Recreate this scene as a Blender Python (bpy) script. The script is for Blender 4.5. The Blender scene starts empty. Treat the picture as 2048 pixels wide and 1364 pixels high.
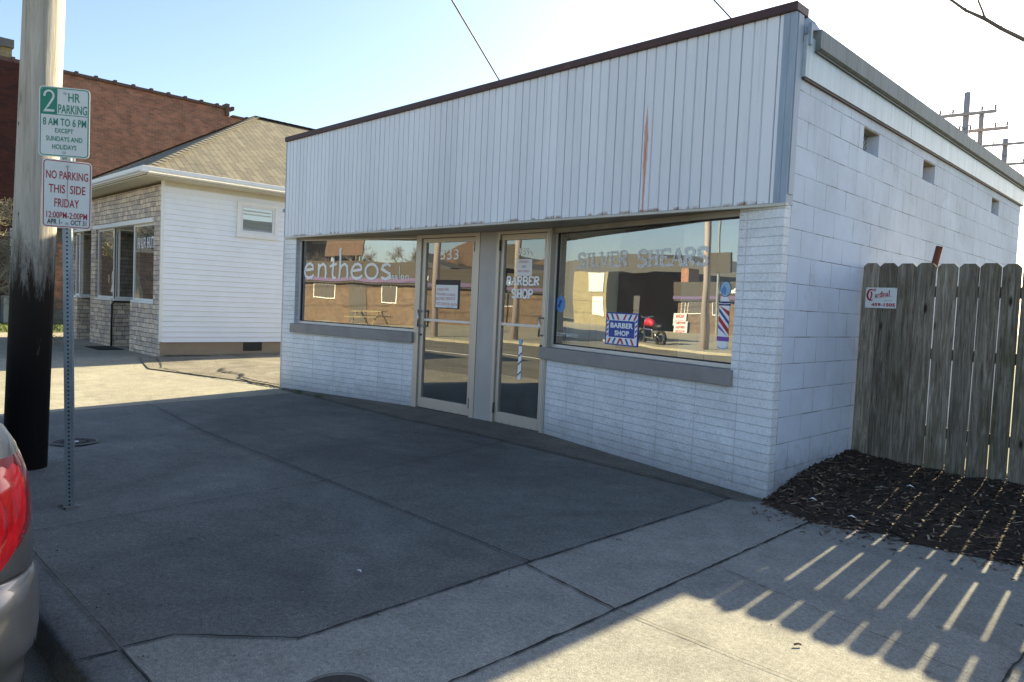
import bpy, bmesh, math, random
from mathutils import Vector, Matrix
random.seed(7)
S = bpy.context.scene
COL = S.collection
R = math.radians
# ------------------------------------------------------------------ materials
MATS = {}
class NT:
    def __init__(s, name):
        s.m = bpy.data.materials.new(name); s.m.use_nodes = True
        s.t = s.m.node_tree; s.n = s.t.nodes; s.l = s.t.links
        s.b = s.n['Principled BSDF']; s.out = s.n['Material Output']
        MATS[name] = s.m
    def new(s, typ, **kw):
        n = s.n.new(typ)
        for k, v in kw.items():
            if k in n.inputs.keys() if hasattr(n, 'inputs') else False: n.inputs[k].default_value = v
            else: setattr(n, k, v)
        return n
    def lk(s, a, b): s.l.new(a, b)
    def val(s, n, **kw):
        for k, v in kw.items():
            k2 = k.replace('_', ' ')
            n.inputs[k2].default_value = v
        return n
    def pos(s, scale=(1, 1, 1)):
        g = s.n.new('ShaderNodeNewGeometry')
        m = s.n.new('ShaderNodeVectorMath'); m.operation = 'MULTIPLY'; m.inputs[1].default_value = scale
        s.lk(g.outputs['Position'], m.inputs[0]); return m.outputs[0]
    def uv(s, scale=(1, 1, 1), off=(0, 0, 0)):
        g = s.n.new('ShaderNodeUVMap')
        m = s.n.new('ShaderNodeVectorMath'); m.operation = 'MULTIPLY_ADD'; m.inputs[1].default_value = scale; m.inputs[2].default_value = off
        s.lk(g.outputs[0], m.inputs[0]); return m.outputs[0]
    def noise(s, vec, scale, detail=4, rough=.6, dist=0):
        n = s.n.new('ShaderNodeTexNoise'); n.inputs['Scale'].default_value = scale
        n.inputs['Detail'].default_value = detail; n.inputs['Roughness'].default_value = rough
        n.inputs['Distortion'].default_value = dist
        s.lk(vec, n.inputs['Vector']); return n.outputs['Fac']
    def ramp(s, fac, stops, interp='LINEAR'):
        n = s.n.new('ShaderNodeValToRGB'); cr = n.color_ramp; cr.interpolation = interp
        while len(cr.elements) < len(stops): cr.elements.new(.5)
        for e, (p, c) in zip(cr.elements, stops):
            e.position = p; e.color = (c, c, c, 1) if not hasattr(c, '__len__') else (*c, 1)
        s.lk(fac, n.inputs[0]); return n.outputs[0]
    def mix(s, fac, a, b, mode='MIX'):
        n = s.n.new('ShaderNodeMix'); n.data_type = 'RGBA'; n.blend_type = mode
        for sock, v in ((n.inputs[0], fac), (n.inputs[6], a), (n.inputs[7], b)):
            if isinstance(v, (int, float)): sock.default_value = v
            elif hasattr(v, '__len__') and not hasattr(v, 'links'): sock.default_value = (*v, 1)
            else: s.lk(v, sock)
        return n.outputs[2]
    def math(s, op, a, b=0, c=None):
        n = s.n.new('ShaderNodeMath'); n.operation = op
        for sock, v in zip(n.inputs, (a, b, c)):
            if v is None: continue
            if isinstance(v, (int, float)): sock.default_value = v
            else: s.lk(v, sock)
        return n.outputs[0]
    def xyz(s, vec):
        n = s.n.new('ShaderNodeSeparateXYZ'); s.lk(vec, n.inputs[0]); return n.outputs
    def bump(s, h, strength=.3, dist=.01, prev=None):
        n = s.n.new('ShaderNodeBump'); n.inputs['Strength'].default_value = strength; n.inputs['Distance'].default_value = dist
        s.lk(h, n.inputs['Height'])
        if prev: s.lk(prev, n.inputs['Normal'])
        return n.outputs[0]
    def fin(s, col=None, rough=None, nrm=None, metal=None, spec=None):
        b = s.b
        for sock, v in ((b.inputs['Base Color'], col), (b.inputs['Roughness'], rough), (b.inputs['Metallic'], metal), (b.inputs['Specular IOR Level'], spec)):
            if v is None: continue
            if isinstance(v, (int, float)): sock.default_value = v
            elif hasattr(v, '__len__') and not hasattr(v, 'links'): sock.default_value = (*v, 1)
            else: s.lk(v, sock)
        if nrm: s.lk(nrm, b.inputs['Normal'])
        return s.m

def plain(name, c, rough=.6, var=.12, vs=6., bs=60., bst=.12, metal=0., spec=.4, dirt=0., dirtcol=(.08, .07, .055), stretch=(1, 1, 1)):
    t = NT(name); p = t.pos(stretch)
    n1 = t.noise(p, vs, 5, .65)
    col = t.mix(1., c, t.ramp(n1, [(.2, 1 - var), (.8, 1 + var * .6)]), 'MULTIPLY')
    if dirt:
        n2 = t.noise(p, vs * .35, 7, .7, .6)
        col = t.mix(t.ramp(n2, [(.5, 0), (.78, dirt)]), col, dirtcol)
    nb = t.noise(p, bs, 4, .6)
    ro = t.ramp(n1, [(.2, max(0, rough - .08)), (.8, min(1, rough + .08))])
    return t.fin(col, ro, t.bump(nb, bst, .004), metal, spec)

def brick_mat(name, c1, c2, mortar, bw, bh, ms=.006, offset=.5, rough=.85, bump=.5, var=.3, paint=None, dirt=0., zoff=0., uoff=0., bias=0.):
    t = NT(name); v = t.uv(off=(uoff, zoff, 0))
    # a little wobble so that joints are not ruler straight
    w = t.noise(v, 3., 2); wob = t.n.new('ShaderNodeCombineXYZ')
    t.lk(t.math('MULTIPLY', t.math('SUBTRACT', w, .5), .006), wob.inputs[1])
    ad = t.n.new('ShaderNodeVectorMath'); t.lk(v, ad.inputs[0]); t.lk(wob.outputs[0], ad.inputs[1])
    b = t.n.new('ShaderNodeTexBrick'); b.offset = offset; b.squash = 1
    t.lk(ad.outputs[0], b.inputs['Vector'])
    t.val(b, Scale=1., Brick_Width=bw, Row_Height=bh, Mortar_Size=ms, Mortar_Smooth=.25, Bias=bias)
    b.inputs['Color1'].default_value = (*c1, 1); b.inputs['Color2'].default_value = (*c2, 1); b.inputs['Mortar'].default_value = (*mortar, 1)
    n1 = t.noise(v, 2.2, 6, .7, .4); n2 = t.noise(v, 35, 5, .7)
    col = t.mix(1., b.outputs['Color'], t.ramp(n1, [(.25, 1 - var), (.75, 1 + var * .5)]), 'MULTIPLY')
    col = t.mix(1., col, t.ramp(n2, [(.3, .86), (.7, 1.08)]), 'MULTIPLY')
    if dirt:
        # soot specks lodged in the rough face and in the joints, splashed grime along the foot
        spk = t.ramp(t.noise(v, 60, 6, .78), [(.52, 0), (.66, .85)])
        patch = t.ramp(t.noise(v, 1.4, 5, .7, .8), [(.38, 0), (.72, 1)])
        col = t.mix(t.math('MULTIPLY', t.math('MULTIPLY', spk, patch), dirt), col, (.05, .05, .05))
        z = t.xyz(t.pos())[2]
        foot = t.ramp(t.math('ADD', z, t.math('MULTIPLY', t.noise(v, 9, 5, .7), .35)), [(.20, 1), (.58, 0)])
        col = t.mix(t.math('MULTIPLY', foot, dirt * .55), col, (.13, .13, .13))
        gr = t.ramp(t.noise(t.uv((1, .5, 1)), 2.6, 7, .8, .6), [(.54, 0), (.76, .25)]); col = t.mix(gr, col, (.36, .345, .33))
    h = t.math('ADD', t.math('MULTIPLY', b.outputs['Fac'], -1.), t.math('MULTIPLY', n2, .35))
    return t.fin(col, rough, t.bump(h, bump, .012), 0, .25)

def build_materials():
    # painted front brick and painted block
    brick_mat('painted_brick', (.86, .88, .91), (.80, .82, .85), (.62, .63, .65), .4255, .0677, .0032, 0., .6, .75, .2, dirt=1.0, zoff=-.0278, uoff=-.099)
    t = NT('painted_block'); v = t.uv(off=(.1, -.0278, 0))
    b = t.n.new('ShaderNodeTexBrick'); b.offset = .5; t.lk(v, b.inputs['Vector'])
    t.val(b, Scale=1., Brick_Width=.4064, Row_Height=.2032, Mortar_Size=.0035, Mortar_Smooth=.4, Bias=0.)
    b.inputs['Color1'].default_value = (.70, .755, .86, 1); b.inputs['Color2'].default_value = (.69, .74, .845, 1); b.inputs['Mortar'].default_value = (.51, .54, .61, 1)
    n1 = t.noise(v, 1.1, 6, .65, .5); n2 = t.noise(v, 90, 4, .6)
    col = t.mix(1., b.outputs['Color'], t.ramp(n1, [(.3, .80), (.7, 1.05)]), 'MULTIPLY')
    # flaking joints here and there, rain streaks below the eaves, mud at the foot
    br = t.math('MULTIPLY', b.outputs['Fac'], t.ramp(t.noise(v, 2.6, 5, .7), [(.46, 0), (.58, .9)]))
    col = t.mix(br, col, (.09, .08, .07)); col = t.mix(t.ramp(t.noise(v, 2.0, 7, .78, .6), [(.56, 0), (.72, .38)]), col, (.30, .29, .28))
    sv = t.uv((7, .6, 1)); z = t.xyz(t.pos())[2]
    streak = t.math('MULTIPLY', t.ramp(t.noise(sv, 1.6, 6, .75), [(.5, 0), (.75, .55)]), t.ramp(z, [(.0, 0.), (1., 1.)]))
    zz = t.math('DIVIDE', z, 3.4)
    col = t.mix(t.math('MULTIPLY', streak, t.ramp(zz, [(.55, 0), (.95, .8)])), col, (.26, .25, .26))
    foot = t.ramp(t.math('ADD', z, t.math('MULTIPLY', t.noise(v, 7, 6, .75), .5)), [(.30, 1), (.62, 0)])
    col = t.mix(t.math('MULTIPLY', foot, .75), col, (.16, .145, .12))
    h = t.math('ADD', t.math('MULTIPLY', b.outputs['Fac'], -1.), t.math('MULTIPLY', n2, .25))
    t.fin(col, .7, t.bump(h, .45, .01), 0, .25)
    # ribbed metal of the fascia, with the rust streak and rust at the foot of each rib
    t = NT('fascia_metal'); v = t.uv(); o = t.xyz(t.pos())
    n1 = t.noise(t.pos((1, 1, .25)), 1.2, 5, .6)
    col = t.mix(1., (.71, .735, .79), t.ramp(n1, [(.3, .93), (.7, 1.05)]), 'MULTIPLY')
    wn = t.n.new('ShaderNodeTexWhiteNoise'); wn.noise_dimensions = '1D'; t.lk(t.math('FLOOR', t.math('DIVIDE', t.math('ADD', o[0], 7.53), .2925)), wn.inputs['W'])
    col = t.mix(1., col, t.ramp(wn.outputs[0], [(0, .95), (1, 1.03)]), 'MULTIPLY')
    dr = t.math('MULTIPLY', t.ramp(t.noise(t.pos((16, 1, .35)), 1.3, 6, .8), [(.55, 0), (.75, .5)]), t.ramp(t.math('DIVIDE', o[2], 4.), [(.60, .25), (.90, 1.)]))
    col = t.mix(dr, col, (.33, .31, .30))
    k = t.math('ADD', o[2], -2.22)                     # height above the foot
    rn = t.noise(t.pos((9, 1, 3)), 3., 5, .7)
    edge = t.math('MULTIPLY', t.ramp(t.math('ADD', k, t.math('MULTIPLY', rn, -.05)), [(.0, 1), (.018, 0)]), t.ramp(t.noise(t.pos((5, 1, .1)), 1.6, 4), [(.48, 0), (.6, .8)]))
    col = t.mix(edge, col, (.22, .10, .035))
    # the one long streak: centre line x = -1.258, from z 3.13 down, widening then running thin
    cx = t.math('ADD', t.math('ADD', o[0], 1.258), t.math('MULTIPLY', t.math('SUBTRACT', t.noise(t.pos((0, 0, 1)), 9., 3), .5), .022))
    wid = t.ramp(t.math('DIVIDE', t.math('ADD', o[2], -2.2), 1.0), [(0., .020), (.06, .012), (.3, .016), (.5, .028), (.72, .024), (.94, 0.)])
    d = t.math('DIVIDE', t.math('ABSOLUTE', cx), t.math('ADD', wid, .0005))
    st = t.math('MULTIPLY', t.ramp(d, [(.4, 1), (1., 0)]), t.ramp(t.noise(t.pos((60, 1, 2.)), 2.5, 5, .8), [(.3, .35), (.6, 1)]))
    inz = t.math('MULTIPLY', t.math('LESS_THAN', o[2], 3.14), st)
    col = t.mix(inz, col, (.50, .135, .035))
    t.fin(col, .38, t.bump(t.noise(t.pos((1, 1, .25)), 2.6, 3), .5, .02), .0, .5)
    plain('corner_metal', (.30, .37, .46), .5, .22, 5, 40, .1, stretch=(4, 4, .5), dirt=.25)
    t = NT('cap_metal'); p = t.pos()
    col = t.ramp(t.noise(p, 9, 6, .7), [(.3, (.035, .012, .012)), (.62, (.06, .022, .02)), (.72, (.2, .12, .1)), (.8, (.35, .3, .28))])
    t.fin(col, .55, t.bump(t.noise(p, 60, 4), .2, .004))
    
    def streaky(name, c, dc, amt, rough):
        t = NT(name); p = t.pos((1, 5, .35)); q = t.pos((1, 16, .5))
        s1 = t.noise(p, 1.4, 6, .75, .4); s2 = t.noise(q, 1.6, 6, .8)
        col = t.mix(1., c, t.ramp(s1, [(.3, .72), (.7, 1.12)]), 'MULTIPLY')
        col = t.mix(t.ramp(s2, [(.5, 0), (.68, amt)]), col, dc)
        col = t.mix(t.ramp(t.noise(q, 1.1, 5, .7), [(.62, 0), (.72, .5)]), col, (.62, .66, .66))
        t.fin(col, rough, t.bump(t.noise(t.pos((1, 1, .4)), 5, 3), .15, .01), 0, .3)
    streaky('white_flashing', (.50, .60, .66), (.20, .24, .26), .45, .4)
    streaky('coping_metal', (.19, .225, .235), (.05, .055, .055), .85, .6)
    plain('dark_lip', (.06, .06, .075), .5, .2)
    plain('soffit_metal', (.38, .35, .31), .5, .25, 2, 30, .1, dirt=.5)
    plain('trim_metal', (.55, .53, .47), .45, .15, 3, 40, .08, dirt=.35, dirtcol=(.25, .14, .07))
    plain('aluminium', (.56, .51, .44), .42, .1, 2, 80, .05, metal=.35, stretch=(1, 1, .3), dirt=.22, dirtcol=(.3, .27, .23))
    plain('pale_aluminium', (.66, .65, .63), .35, .08, 2, 80, .04, metal=.3)
    plain('sill_stone', (.31, .285, .27), .75, .2, 2.5, 90, .15, dirt=.55, dirtcol=(.09, .085, .085))
    plain('pillar_panel', (.46, .43, .41), .5, .16, 1.5, 60, .05, dirt=.4, dirtcol=(.2, .17, .15), stretch=(1, 1, .6))
    plain('black_metal', (.02, .02, .022), .45)
    plain('hinge_metal', (.08, .075, .07), .4)
    plain('steel', (.5, .5, .5), .28, .08, metal=.85)
    plain('white_paint', (.74, .74, .74), .5, .06)
    plain('roof_tar', (.06, .06, .06), .9)
    plain('dark_void', (.012, .012, .014), .9)
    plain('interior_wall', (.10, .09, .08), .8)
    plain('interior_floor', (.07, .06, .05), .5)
    plain('plastic_blind', (.80, .78, .70), .55, .1)
    plain('brown_blind', (.13, .095, .07), .6, .15)
    plain('vent_wood', (.33, .26, .17), .8, .3, 5, dirt=.5)
    plain('rusty_iron', (.14, .05, .03), .85, .4, 14, 60, .4)
    plain('galvanised', (.33, .37, .39), .42, .2, 12, 70, .1, metal=.5, stretch=(1, 1, .3))
    # glass: a pane of float glass with wavy reflections
    for nm, mir, wav in (('window_glass', .52, .7), ('door_glass', .30, .4), ('hut_glass', .60, .9)):
        t = NT(nm); t.n.remove(t.b)
        tr = t.n.new('ShaderNodeBsdfTransparent'); tr.inputs[0].default_value = (.84, .88, .86, 1)
        gl = t.n.new('ShaderNodeBsdfGlossy'); gl.inputs['Roughness'].default_value = .0; gl.inputs[0].default_value = (.95, .95, .93, 1)
        lw = t.n.new('ShaderNodeFresnel'); lw.inputs[0].default_value = 1.9
        f = t.math('MINIMUM', t.math('ADD', t.math('MULTIPLY', lw.outputs[0], .9), mir * .55), .9)
        nb = t.bump(t.noise(t.pos((1, 1, .8)), 1.6, 1, .4), wav * .06, .05); t.lk(nb, gl.inputs['Normal'])
        mx = t.n.new('ShaderNodeMixShader'); t.lk(f, mx.inputs[0]); t.lk(tr.outputs[0], mx.inputs[1]); t.lk(gl.outputs[0], mx.inputs[2])
        df = t.n.new('ShaderNodeBsdfDiffuse'); df.inputs[0].default_value = (.62, .63, .60, 1); m2 = t.n.new('ShaderNodeMixShader')
        t.lk(t.ramp(t.noise(t.pos(), 3.5, 6, .7, .5), [(.3, .02), (.7, .09)]), m2.inputs[0]); t.lk(mx.outputs[0], m2.inputs[1]); t.lk(df.outputs[0], m2.inputs[2])
        t.lk(m2.outputs[0], t.out.inputs[0])
    # concrete
    def concrete(name, c, dark, warm=1.):
        t = NT(name); p = t.pos()
        big = t.noise(p, .55, 6, .62, .7); mid = t.noise(p, 4.5, 6, .7); fine = t.noise(p, 170, 3, .7); fl = t.noise(p, 60, 3, .6)
        col = t.mix(1., c, t.ramp(big, [(.28, dark), (.7, 1.08)]), 'MULTIPLY')
        col = t.mix(1., col, t.ramp(mid, [(.3, .80), (.7, 1.10)]), 'MULTIPLY')
        col = t.mix(1., col, t.ramp(fine, [(.3, .5), (.5, 1.), (.72, 1.55)]), 'MULTIPLY'); col = t.mix(1., col, t.ramp(t.noise(p, 45, 3, .7), [(.35, .8), (.65, 1.18)]), 'MULTIPLY')
        xy = t.xyz(p); wn = t.n.new('ShaderNodeTexWhiteNoise'); wn.noise_dimensions = '1D'
        cell = t.math('ADD', t.math('FLOOR', t.math('DIVIDE', t.math('ADD', xy[0], .18), 2.36)), t.math('MULTIPLY', t.math('FLOOR', t.math('DIVIDE', t.math('ADD', xy[1], 2.34), 2.6)), 7.3)); t.lk(cell, wn.inputs['W'])
        col = t.mix(1., col, t.ramp(wn.outputs[0], [(0, .88), (1, 1.08)]), 'MULTIPLY')
        gum = t.n.new('ShaderNodeTexVoronoi'); gum.inputs['Scale'].default_value = 3.1; t.lk(p, gum.inputs['Vector'])
        col = t.mix(t.ramp(gum.outputs['Distance'], [(.05, .5), (.075, .0)]), col, (.05, .05, .05))
        oil = t.ramp(t.noise(t.pos((.8, 1.5, 1)), 1.15, 7, .75, 1.2), [(.56, 0), (.74, .5)]); col = t.mix(oil, col, (.075, .075, .072))
        spots = t.ramp(t.noise(p, 2.1, 4, .8, .3), [(.66, 0), (.72, .45)])
        col = t.mix(spots, col, (.055, .055, .05))
        vo = t.n.new('ShaderNodeTexVoronoi'); vo.inputs['Scale'].default_value = 7.; t.lk(p, vo.inputs['Vector'])
        col = t.mix(t.ramp(vo.outputs['Distance'], [(.0, .55), (.045, .0)]), col, (.6, .58, .52))
        t.fin(col, .88, t.bump(fine, .35, .003, t.bump(fl, .3, .004)), 0, .25)
    concrete('old_concrete', (.195, .19, .172), .55)
    concrete('new_concrete', (.265, .255, .225), .78)
    concrete('sunlit_drive_concrete', (.33, .305, .24), .88)
    concrete('wall_strip_concrete', (.19, .165, .135), .6)
    concrete('curb_concrete', (.20, .195, .18), .7)
    concrete('lot_concrete', (.40, .37, .28), .85)
    t = NT('asphalt'); p = t.pos()
    col = t.mix(1., (.18, .168, .135), t.ramp(t.noise(p, .6, 6, .7, .6), [(.3, .6), (.7, 1.3)]), 'MULTIPLY')
    col = t.mix(1., col, t.ramp(t.noise(p, 120, 3, .7), [(.3, .5), (.7, 1.6)]), 'MULTIPLY')
    t.fin(col, .9, t.bump(t.noise(p, 120, 3), .5, .006), 0, .25)
    t = NT('alley_asphalt'); p = t.pos()
    col = t.mix(1., (.25, .225, .18), t.ramp(t.noise(p, 1.6, 8, .75, .9), [(.3, .45), (.68, 1.2)]), 'MULTIPLY')
    col = t.mix(1., col, t.ramp(t.noise(p, 45, 4, .8), [(.3, .45), (.7, 1.5)]), 'MULTIPLY')
    t.fin(col, .95, t.bump(t.noise(p, 30, 5, .8), .8, .02), 0, .2)
    plain('joint_dark', (.018, .018, .018), .95, .3, 30)
    plain('joint_soft', (.06, .058, .052), .95, .3, 30)
    plain('tar', (.012, .012, .012), .7, .3, 20, 40, .5)
    plain('soil', (.06, .045, .03), .95, .4, 5, 40, .8)
    plain('mulch_dark', (.034, .022, .014), .95, .5, 9, 60, 1.)
    plain('chip_dark', (.05, .03, .019), .9, .5, 60, 60, .5)
    plain('chip_mid', (.17, .10, .06), .9, .5, 60, 60, .5)
    plain('chip_pale', (.36, .28, .18), .85, .4, 60, 60, .5)
    plain('grass_green', (.10, .13, .03), .8, .35, 8)
    plain('weed_green', (.05, .10, .02), .7, .3, 30)
    plain('field', (.10, .10, .05), .95, .35, .8)
    # wood
    t = NT('fence_wood'); p = t.pos((14, 14, .8)); o = t.n.new('ShaderNodeObjectInfo')
    off = t.n.new('ShaderNodeVectorMath'); t.lk(p, off.inputs[0])
    cb = t.n.new('ShaderNodeCombineXYZ'); t.lk(t.math('MULTIPLY', o.outputs['Random'], 50), cb.inputs[0]); t.lk(t.math('MULTIPLY', o.outputs['Random'], 31), cb.inputs[2]); t.lk(cb.outputs[0], off.inputs[1])
    v = off.outputs[0]
    g = t.noise(v, 3., 7, .72, 1.2)
    col = t.ramp(g, [(.30, (.055, .044, .032)), (.5, (.20, .172, .132)), (.68, (.38, .345, .28))])
    moss = t.ramp(t.noise(t.pos((3, 3, .7)), 1.6, 5, .7), [(.5, 0), (.68, .6)])
    col = t.mix(moss, col, (.065, .06, .022))
    pale = t.ramp(t.noise(t.pos((10, 10, .6)), 1.3, 4, .7), [(.58, 0), (.7, .55)])
    col = t.mix(pale, col, (.26, .25, .22))
    vo = t.n.new('ShaderNodeTexVoronoi'); vo.inputs['Scale'].default_value = 1.; 
    kv = t.n.new('ShaderNodeVectorMath'); kv.operation = 'MULTIPLY'; kv.inputs[1].default_value = (7, 7, 2.2); g2 = t.n.new('ShaderNodeNewGeometry'); t.lk(g2.outputs['Position'], kv.inputs[0]); t.lk(kv.outputs[0], vo.inputs['Vector'])
    col = t.mix(t.ramp(vo.outputs['Distance'], [(.06, .95), (.13, 0)]), col, (.02, .014, .01))
    tint = t.ramp(o.outputs['Random'], [(0., .75), (1., 1.2)])
    col = t.mix(1., col, tint, 'MULTIPLY')
    t.fin(col, .9, t.bump(g, .6, .006), 0, .2)
    t = NT('pole_wood'); p = t.pos((9, 9, .55)); z = t.xyz(t.pos())[2]
    g = t.noise(p, 2.4, 8, .72, .9)
    col = t.ramp(g, [(.25, (.16, .14, .11)), (.45, (.40, .365, .31)), (.75, (.56, .52, .46))])
    crack = t.ramp(t.noise(t.pos((22, 22, .5)), 1.5, 5, .8, 1.), [(.30, .85), (.36, 0)])
    col = t.mix(crack, col, (.05, .04, .03))
    h = t.math('ADD', z, t.math('MULTIPLY', t.math('SUBTRACT', t.noise(t.pos((7, 7, 1.1)), 1.6, 8, .85, .5), .5), 1.5))
    cre = t.ramp(t.math('DIVIDE', h, 3.), [(.46, 1), (.60, 0)])
    fl = t.ramp(t.noise(t.pos((9, 9, 1.4)), 2.2, 8, .8), [(.64, 0), (.70, .5)])
    cre2 = t.math('MULTIPLY', cre, t.math('SUBTRACT', 1, t.math('MULTIPLY', fl, t.ramp(t.math('DIVIDE', z, 3.), [(.2, .1), (.4, 1)]))))
    col = t.mix(cre2, col, t.ramp(t.math('DIVIDE', z, 3.), [(.2, (.010, .008, .007)), (.5, (.030, .022, .016))])); nl = t.n.new('ShaderNodeTexVoronoi'); nl.inputs['Scale'].default_value = 1.; t.lk(t.pos((9, 9, 5)), nl.inputs['Vector']); col = t.mix(t.ramp(nl.outputs['Distance'], [(.05, .9), (.09, 0)]), col, (.03, .025, .02))
    t.fin(col, .85, t.bump(g, .5, .012), 0, .15)
    plain('far_pole_wood', (.42, .36, .34), .9)
    plain('bark', (.15, .125, .10), .9, .3, 10)
    plain('pale_bark', (.27, .235, .16), .9, .3, 10)
    # hut
    plain('siding', (.85, .87, .90), .5, .06, 2, 60, .03, dirt=.12, dirtcol=(.4, .4, .38))
    plain('white_trim', (.82, .81, .77), .45, .06)
    plain('cream_soffit', (.60, .56, .44), .6, .08)
    plain('foundation', (.34, .255, .17), .9, .15, 3)
    t = NT('ledgestone'); v = t.uv()
    wv = t.n.new('ShaderNodeVectorMath'); nz = t.n.new('ShaderNodeTexNoise'); nz.inputs['Scale'].default_value = 2.3; t.lk(v, nz.inputs['Vector'])
    sc = t.n.new('ShaderNodeVectorMath'); sc.operation = 'SCALE'; sc.inputs['Scale'].default_value = .05; t.lk(nz.outputs['Color'], sc.inputs[0]); t.lk(v, wv.inputs[0]); t.lk(sc.outputs[0], wv.inputs[1])
    b = t.n.new('ShaderNodeTexBrick'); b.offset = .37; b.offset_frequency = 3; b.squash = .6; b.squash_frequency = 2; t.lk(wv.outputs[0], b.inputs['Vector'])
    t.val(b, Scale=1., Brick_Width=.29, Row_Height=.10, Mortar_Size=.005, Mortar_Smooth=.3, Bias=-.1)
    b.inputs['Color1'].default_value = (.76, .62, .47, 1); b.inputs['Color2'].default_value = (.43, .36, .32, 1); b.inputs['Mortar'].default_value = (.09, .07, .06, 1)
    col = t.mix(1., b.outputs['Color'], t.ramp(t.noise(v, 6, 4, .7), [(.3, .7), (.7, 1.3)]), 'MULTIPLY')
    h = t.math('ADD', t.math('MULTIPLY', b.outputs['Fac'], -1.), t.math('MULTIPLY', t.noise(v, 20, 5), .7))
    t.fin(col, .85, t.bump(h, .9, .02), 0, .3)
    t = NT('shingles'); v = t.uv()
    b = t.n.new('ShaderNodeTexBrick'); b.offset = .37; b.offset_frequency = 3; b.squash = .7; b.squash_frequency = 2; t.lk(v, b.inputs['Vector'])
    t.val(b, Scale=1., Brick_Width=.42, Row_Height=.14, Mortar_Size=.006, Mortar_Smooth=.1, Bias=0.)
    b.inputs['Color1'].default_value = (.195, .178, .142, 1); b.inputs['Color2'].default_value = (.145, .134, .112, 1); b.inputs['Mortar'].default_value = (.085, .075, .06, 1)
    col = t.mix(1., b.outputs['Color'], t.ramp(t.noise(v, 3, 5, .7), [(.3, .85), (.7, 1.15)]), 'MULTIPLY')
    col = t.mix(1., col, t.ramp(t.noise(v, 150, 2), [(.3, .7), (.7, 1.3)]), 'MULTIPLY')
    t.fin(col, .95, t.bump(t.math('MULTIPLY', b.outputs['Fac'], -1.), .8, .015), 0, .15)
    plain('hip_shingle', (.19, .168, .122), .95, .25, 8, 90, .3)
    plain('dark_shingle', (.06, .06, .065), .95, .25, 8, 90, .3)
    brick_mat('red_brick', (.46, .20, .125), (.28, .14, .095), (.36, .27, .21), .215, .075, .006, .5, .9, .5, .4)
    brick_mat('dark_brick', (.085, .028, .02), (.05, .02, .018), (.05, .03, .025), .215, .075, .006, .5, .9, .5, .3)
    brick_mat('orange_brick', (.20, .135, .09), (.14, .10, .07), (.21, .17, .125), .26, .09, .008, .5, .9, .4, .3)
    brick_mat('tan_brick', (.30, .26, .15), (.25, .21, .12), (.42, .36, .22), .3, .12, .008, .5, .9, .4, .2)
    plain('clay_tile', (.12, .07, .055), .7, .3, 9)
    plain('brown_fascia', (.070, .060, .050), .8, .15, 3)
    plain('purple_band', (.13, .095, .19), .7, .08)
    plain('dark_siding', (.007, .006, .006), .95, spec=.05)
    plain('gray_roof', (.085, .085, .085), .8, .15)
    # signs
    plain('sign_white', (.62, .66, .66), .4, .06, 5, dirt=.12)
    plain('sign_green', (.01, .20, .13), .4, .1)
    plain('sign_red', (.40, .02, .045), .4, .1)
    plain('sign_black', (.02, .02, .03), .4, .1)
    plain('sign_maroon', (.33, .012, .03), .4, .1)
    plain('rust_stain', (.40, .27, .22), .7, .2, 40)
    plain('muted_brick', (.13, .085, .065), .9, .25, 2)
    plain('paper', (.80, .79, .78), .8, .05)
    plain('ink_red', (.45, .06, .07), .8, .2)
    plain('vinyl_white', (.9, .9, .9), .5, .06, 40)
    plain('vinyl_cream', (.84, .83, .76), .5, .1, 30)
    plain('vinyl_blue', (.04, .08, .36), .5)
    plain('vinyl_navy', (.015, .03, .16), .5)
    plain('vinyl_red', (.48, .03, .06), .5)
    plain('vinyl_pale_blue', (.33, .52, .68), .5)
    plain('vinyl_sky', (.12, .30, .60), .5)
    plain('vinyl_purple', (.25, .10, .42), .5)
    plain('vinyl_lilac', (.34, .22, .42), .5)
    t = NT('worn_vinyl'); p = t.pos(); n = t.noise(p, 75, 4, .8)
    tr = t.n.new('ShaderNodeBsdfTransparent'); mx = t.n.new('ShaderNodeMixShader')
    t.lk(t.ramp(n, [(.40, .08), (.53, .85)]), mx.inputs[0]); t.fin((.88, .89, .9), .5)
    t.lk(tr.outputs[0], mx.inputs[1]); t.lk(t.b.outputs[0], mx.inputs[2]); t.lk(mx.outputs[0], t.out.inputs[0])
    # perforated sign post: rows of round holes down each face
    t = NT('perforated_steel'); v = t.uv(); s = t.xyz(v)
    fz = t.math('SUBTRACT', t.math('FRACT', t.math('DIVIDE', s[1], .0254)), .5); fu = t.math('DIVIDE', s[0], .0254)
    d = t.math('SQRT', t.math('ADD', t.math('MULTIPLY', fz, fz), t.math('MULTIPLY', fu, fu)))
    hole = t.math('LESS_THAN', d, .23)
    col = t.mix(hole, t.mix(1., (.27, .31, .33), t.ramp(t.noise(t.pos((1, 1, .3)), 30, 4), [(.3, .8), (.7, 1.15)]), 'MULTIPLY'), (.01, .01, .012))
    t.fin(col, .5, None, t.math('MULTIPLY', t.math('SUBTRACT', 1, hole), .4))
    # car
    for nm, c in (('car_paint', (.19, .178, .165)), ('black_car_paint', (.012, .012, .014))):
        t = NT(nm); fl = t.noise(t.pos(), 900, 1)
        col = t.mix(1., c, t.ramp(fl, [(.3, .75), (.7, 1.3)]), 'MULTIPLY')
        t.fin(col, .32, None, .55 if nm == 'car_paint' else .2, .5); t.b.inputs['Coat Weight'].default_value = 1.; t.b.inputs['Coat Roughness'].default_value = .04
    t = NT('tail_lens'); t.fin(t.mix(1., (.50, .003, .006), t.ramp(t.noise(t.pos((1, 4, 1)), 9, 3, .6, .8), [(.3, .4), (.68, 1.25)]), 'MULTIPLY'), .18); t.b.inputs['Coat Weight'].default_value = .6
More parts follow.
